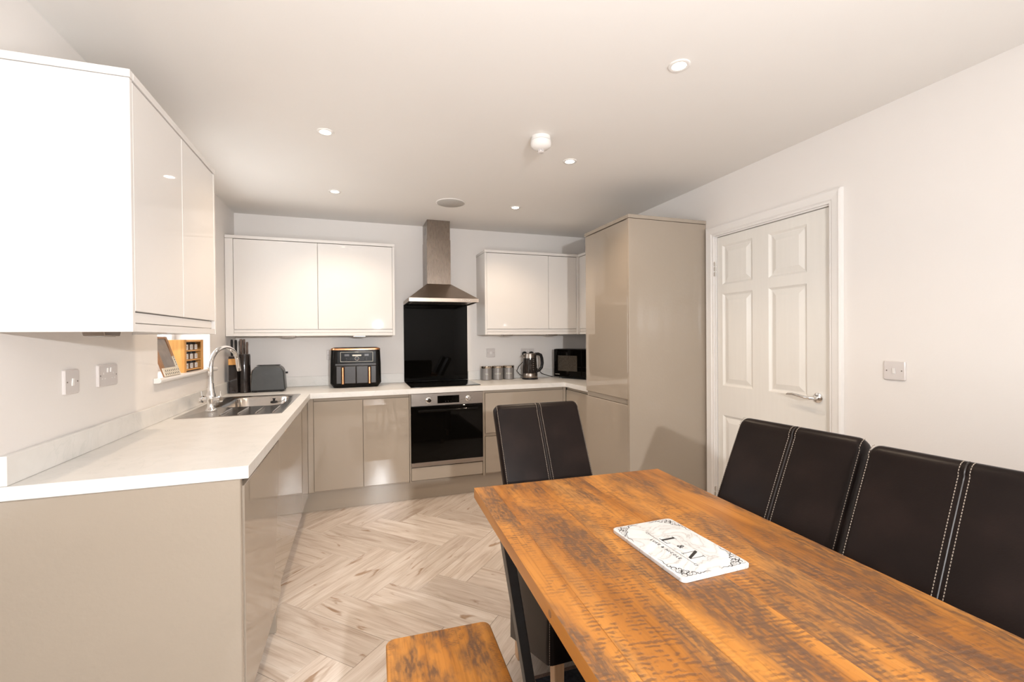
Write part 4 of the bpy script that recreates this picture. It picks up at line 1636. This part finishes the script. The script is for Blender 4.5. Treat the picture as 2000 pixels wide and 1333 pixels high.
# thin rule with looped ends
flatpoly(q, [(h_-.0270, -s_) for s_, h_ in ((-.074, 0), (.098, 0), (.098, .0007), (-.074, .0007))])
for s_, sg in ((-.074, -1), (.098, 1)):
    pts = [(-.0267+.0032*math.sin(k*PI/8), -(s_+sg*(.005-.005*math.cos(k*PI/8)))) for k in range(17)]
    tube(q, [(x, y, zt+.0001) for x, y in pts], .0005, 4)
lt = obj('lettering', q, print_d, t, local=True)
q = text_mesh('&', .026)
q.transform(Matrix.Translation((.003, -.0165, zt+.0002)) @ TM)
obj('ampersand', q, print_d, t, local=True)
q = text_mesh('LUKE & NICOLE', .0115, spacing=1.45)
q.transform(Matrix.Translation((-.0415, -.012, zt+.0002)) @ TM)
obj('lettering', q, print_d, t, local=True)


def spiral(q, cx_, cy_, r0, turns, ph, sgn, wmax):
    pts, rad = [], []
    n = 22
    for k in range(n+1):
        f = k/n
        rr4 = r0*(1-f)**.8+.0006
        th = ph+sgn*turns*2*PI*f
        pts.append((cx_+rr4*math.cos(th), cy_+rr4*math.sin(th), zt+.00005))
        rad.append(.0003+wmax*math.sin(PI*min(1, f*1.05))**1.5)
    tube(q, pts, rad, 5, flat=.25)


for sx in (1, -1):
    for sy in (1, -1):
        q = B()
        def sp_(dx_, dy_, r0, turns, ph, sg, wm=.0011):
            # distances in from the corner
            X_, Y_ = sx*(.0965-dx_), sy*(.1415-dy_)
            ph2 = math.atan2(sy*math.sin(ph), sx*math.cos(ph))
            spiral(q, X_, Y_, r0, turns, ph2, sg*sx*sy, wm)
        sp_(.013, .013, .0085, 1.2, 0.8, 1)
        sp_(.026, .012, .0080, 1.3, 3.6, -1)
        sp_(.012, .027, .0080, 1.3, 4.4, 1)
        sp_(.039, .012, .0075, 1.1, .6, 1)
        sp_(.011, .042, .0085, 1.2, 1.1, -1)
        sp_(.022, .024, .0065, 1.1, 2.2, 1, .0014)
        sp_(.050, .008, .0050, .9, 3.5, -1)
        sp_(.008, .056, .0060, 1.0, 4.5, 1)
        sp_(.030, .021, .0045, 1.0, 5.2, -1)
        sp_(.020, .036, .0050, 1.0, 1.2, 1)
        for pp in ([(.052, .008), (.060, .005), (.070, .008), (.082, .004)], [(.007, .060), (.004, .070), (.008, .080), (.004, .094)]):
            tube(q, [(sx*(.0965-a_), sy*(.1415-b_), zt+.0001) for a_, b_ in pp], [.0004, .0011, .0009, .0003], 5, flat=.25)
        obj('scroll_ornament', q, print_d, t, local=True)

# ------------------------------------------------------------------ bench
t = thing('bench', 'rustic sawn pine bench with rounded corners beside the table', 'bench', (.193, .60, 0), R(-2.0))
q = B()
bl, bw = .72, .150
loft(q, [rrect(0, 0, bw-.003, bl-.003, .022, .421, 6), rrect(0, 0, bw, bl, .024, .425, 6), rrect(0, 0, bw, bl, .024, .456, 6), rrect(0, 0, bw-.003, bl-.003, .022, .460, 6)])
o = obj('bench_top', q, bench_wood, t, local=True, smooth=True, ang=30)
for yy in (.50, -.50):
    q = B()
    def bar2(p0, p1, wd=.03, dp=.03):
        p0, p1 = Vector(p0), Vector(p1)
        dd = (p1-p0).normalized()
        sd = Vector((dd.z, 0, -dd.x))
        loft(q, [[p+sd*wd/2+Vector((0, dp/2, 0)), p-sd*wd/2+Vector((0, dp/2, 0)), p-sd*wd/2-Vector((0, dp/2, 0)), p+sd*wd/2-Vector((0, dp/2, 0))] for p in (p0, p1)])
    bar2((-.12, yy, .420), (-.10, yy, .0155))
    bar2((.12, yy, .420), (.10, yy, .0155))
    bar2((-.10, yy, .0155), (.10, yy, .0155))
    bar2((-.12, yy, .405), (.12, yy, .405))
    obj('leg_frame', q, black_steel, t, local=True, bev=.002)

# ------------------------------------------------------------------ chairs (front looks to local -Y)
def backline(z):
    """y of the front face of the backrest at height z"""
    if z < .50:
        return .165+.10*(z-.46)
    f = (z-.50)/.50
    return .172+.215*f**1.0+.022*f*f


def make_chair(label, group):
    t = thing('dining_chair', label, 'chair', (0, 0, 0), 0, group)
    hw = .213
    # seat with a long loose skirt
    q = B()
    rs = []
    N = 12
    for (z, fx2, fy2, hemf) in ((0, 1.03, 1.03, 1), (.3, 1.015, 1.01, 0), (.43, 1.0, 1.0, 0), (.462, .985, .985, 0), (.470, .95, .95, 0)):
        rg2 = rrect(0, .0, hw*fx2, .205*fy2, .022, z, 4)
        out = []
        for (x, y, zz) in rg2:
            if hemf:
                zz = .225-(y+.2)/.4*.165+.014*math.sin(y*22+x*9)
                x *= 1.0+.02*math.sin(y*30)
            elif z == .3:
                x *= 1.0+.018*math.sin(y*28+1)
            out.append((x, y, zz))
        rs.append(out)
    loft(q, rs, cap=False)
    bmesh.ops.contextual_create(q, geom=list(q.verts)[-len(rs[0]):])
    obj('seat_cover', q, leather, t, local=True, smooth=True, ang=50)
    # backrest: padded slab with a rolled top
    q = B()
    rs = []
    th = .062
    zs_ = [.44, .50, .60, .70, .80, .90, .955]
    for z in zs_:
        y = backline(z)
        rs.append([(x_, y_, z) for x_, y_, _ in rrect(0, y+th/2, hw, th/2, .020, 0, 4)])
    yb = backline(.965)
    for k in range(1, 7):
        an = PI/2*k/6
        shrink = (1-math.sin(an))
        z = .965+.037*math.sin(an)
        hy2 = max(th/2*math.cos(an), .006)
        rs.append([(x_, y_, z) for x_, y_, _ in rrect(0, yb+th/2+.004, hw-.026*(1-math.cos(an)), hy2, min(.020, hy2*.9), 0, 4)])
    loft(q, rs)
    obj('backrest', q, leather, t, local=True, smooth=True, ang=60)
    # seams: two rows of cream stitches with a welt between, and one at each edge
    def sline(x, off):
        pts = []
        for k in range(0, 41):
            z = .48+(.972-.48)*k/40
            pts.append(Vector((x, backline(z)-off, z)))
        for k in range(1, 6):
            an = PI/2*k/5
            pts.append(Vector((x, yb+.033-.032*math.cos(an)-off*math.cos(an), .9665+.036*math.sin(an)+off)))
        return pts

    def dashes(q, pts, step=.0078, ln=.0050, wd=.0007):
        acc = 0
        for i in range(len(pts)-1):
            p, s = pts[i], pts[i+1]
            L_ = (s-p).length
            dd = (s-p)/L_
            pos = -acc
            while pos < L_:
                if pos >= 0:
                    a_ = p+dd*pos
                    b_ = a_+dd*ln
                    sd = Vector((wd, 0, 0))
                    nr = dd.cross(Vector((1, 0, 0))).normalized()*.0007
                    loft(q, [[a_+sd+nr, a_-sd+nr, a_-sd-nr, a_+sd-nr], [b_+sd+nr, b_-sd+nr, b_-sd-nr, b_+sd-nr]])
                pos += step
            acc = L_-(pos-step)-step
            acc = -(pos-L_)
    for x in (-.0105, .0105):
        q = B()
        dashes(q, sline(x, .0008))
        obj('stitching', q, stitch_m, t, local=True)
    q = B()
    tube(q, sline(0, -.0002), .0022, 6)
    obj('welt', q, piping_m, t, local=True, smooth=True)
    for s in (-1, 1):
        q = B()
        dashes(q, sline(s*.2035, -.0022))
        obj('stitching', q, stitch_m, t, local=True)
    # stitched corner seams of the skirt
    for s in (-1, 1):
        q = B()
        pts = [Vector((s*(hw*.985+.006*(.44-z)/.3), -.1985-.008*(.44-z)/.3, z)) for z in [.44-.27*k/20*.80 for k in range(21)]]
        dashes(q, pts)
        obj('stitching', q, stitch_m, t, local=True)
    for x, y, sp2 in ((-.17, -.165, 0), (.17, -.165, 0), (-.185, .165, .0), (.185, .165, .0)):
        q = B()
        loft(q, [[(x+dx_*.017, y+sp2+dy_*.017, 0) for dx_, dy_ in ((1, 1), (-1, 1), (-1, -1), (1, -1))], [(x*.98+dx_*.021, y*.98+dy_*.021, .42) for dx_, dy_ in ((1, 1), (-1, 1), (-1, -1), (1, -1))]])
        obj('leg', q, leg_wood, t, local=True, bev=.002)
    return t


ch = make_chair('dark brown leather dining chair at the far head of the table', 'high backed leather dining chairs')
ch.location = (.807, 1.575, 0)
ch.rotation_euler = (0, 0, R(0))
dup(ch, (1.000, 1.098, 0), R(-84), 'dark brown leather dining chair on the wall side in front of the white door')
dup(ch, (.990, .634, 0), R(-84), 'dark brown leather dining chair nearest the camera on the wall side')

# ------------------------------------------------------------------ rug below the table
t = thing('rug', 'dark charcoal rug with a brown bound edge under the table', 'rug', (1.1, .8, 0))
q = B()
slab(q, [.63, 1.62], [-.3, 1.60], .0002, .006, lambda x, y: True)
obj('pile', q, rug_m, t)
q = B()
slab(q, [.615, .63, 1.62, 1.635], [-.315, -.3, 1.60, 1.615], .0002, .008, lambda x, y: not (.63 < x < 1.62 and -.3 < y < 1.60))
obj('binding', q, rug_edge, t)

# ground outside the windows
q = B()
box(q, -16, -2.9, -10, 14, -.3, -.2)
tag(obj('ground_outside', q, hedge_m), kind='structure')
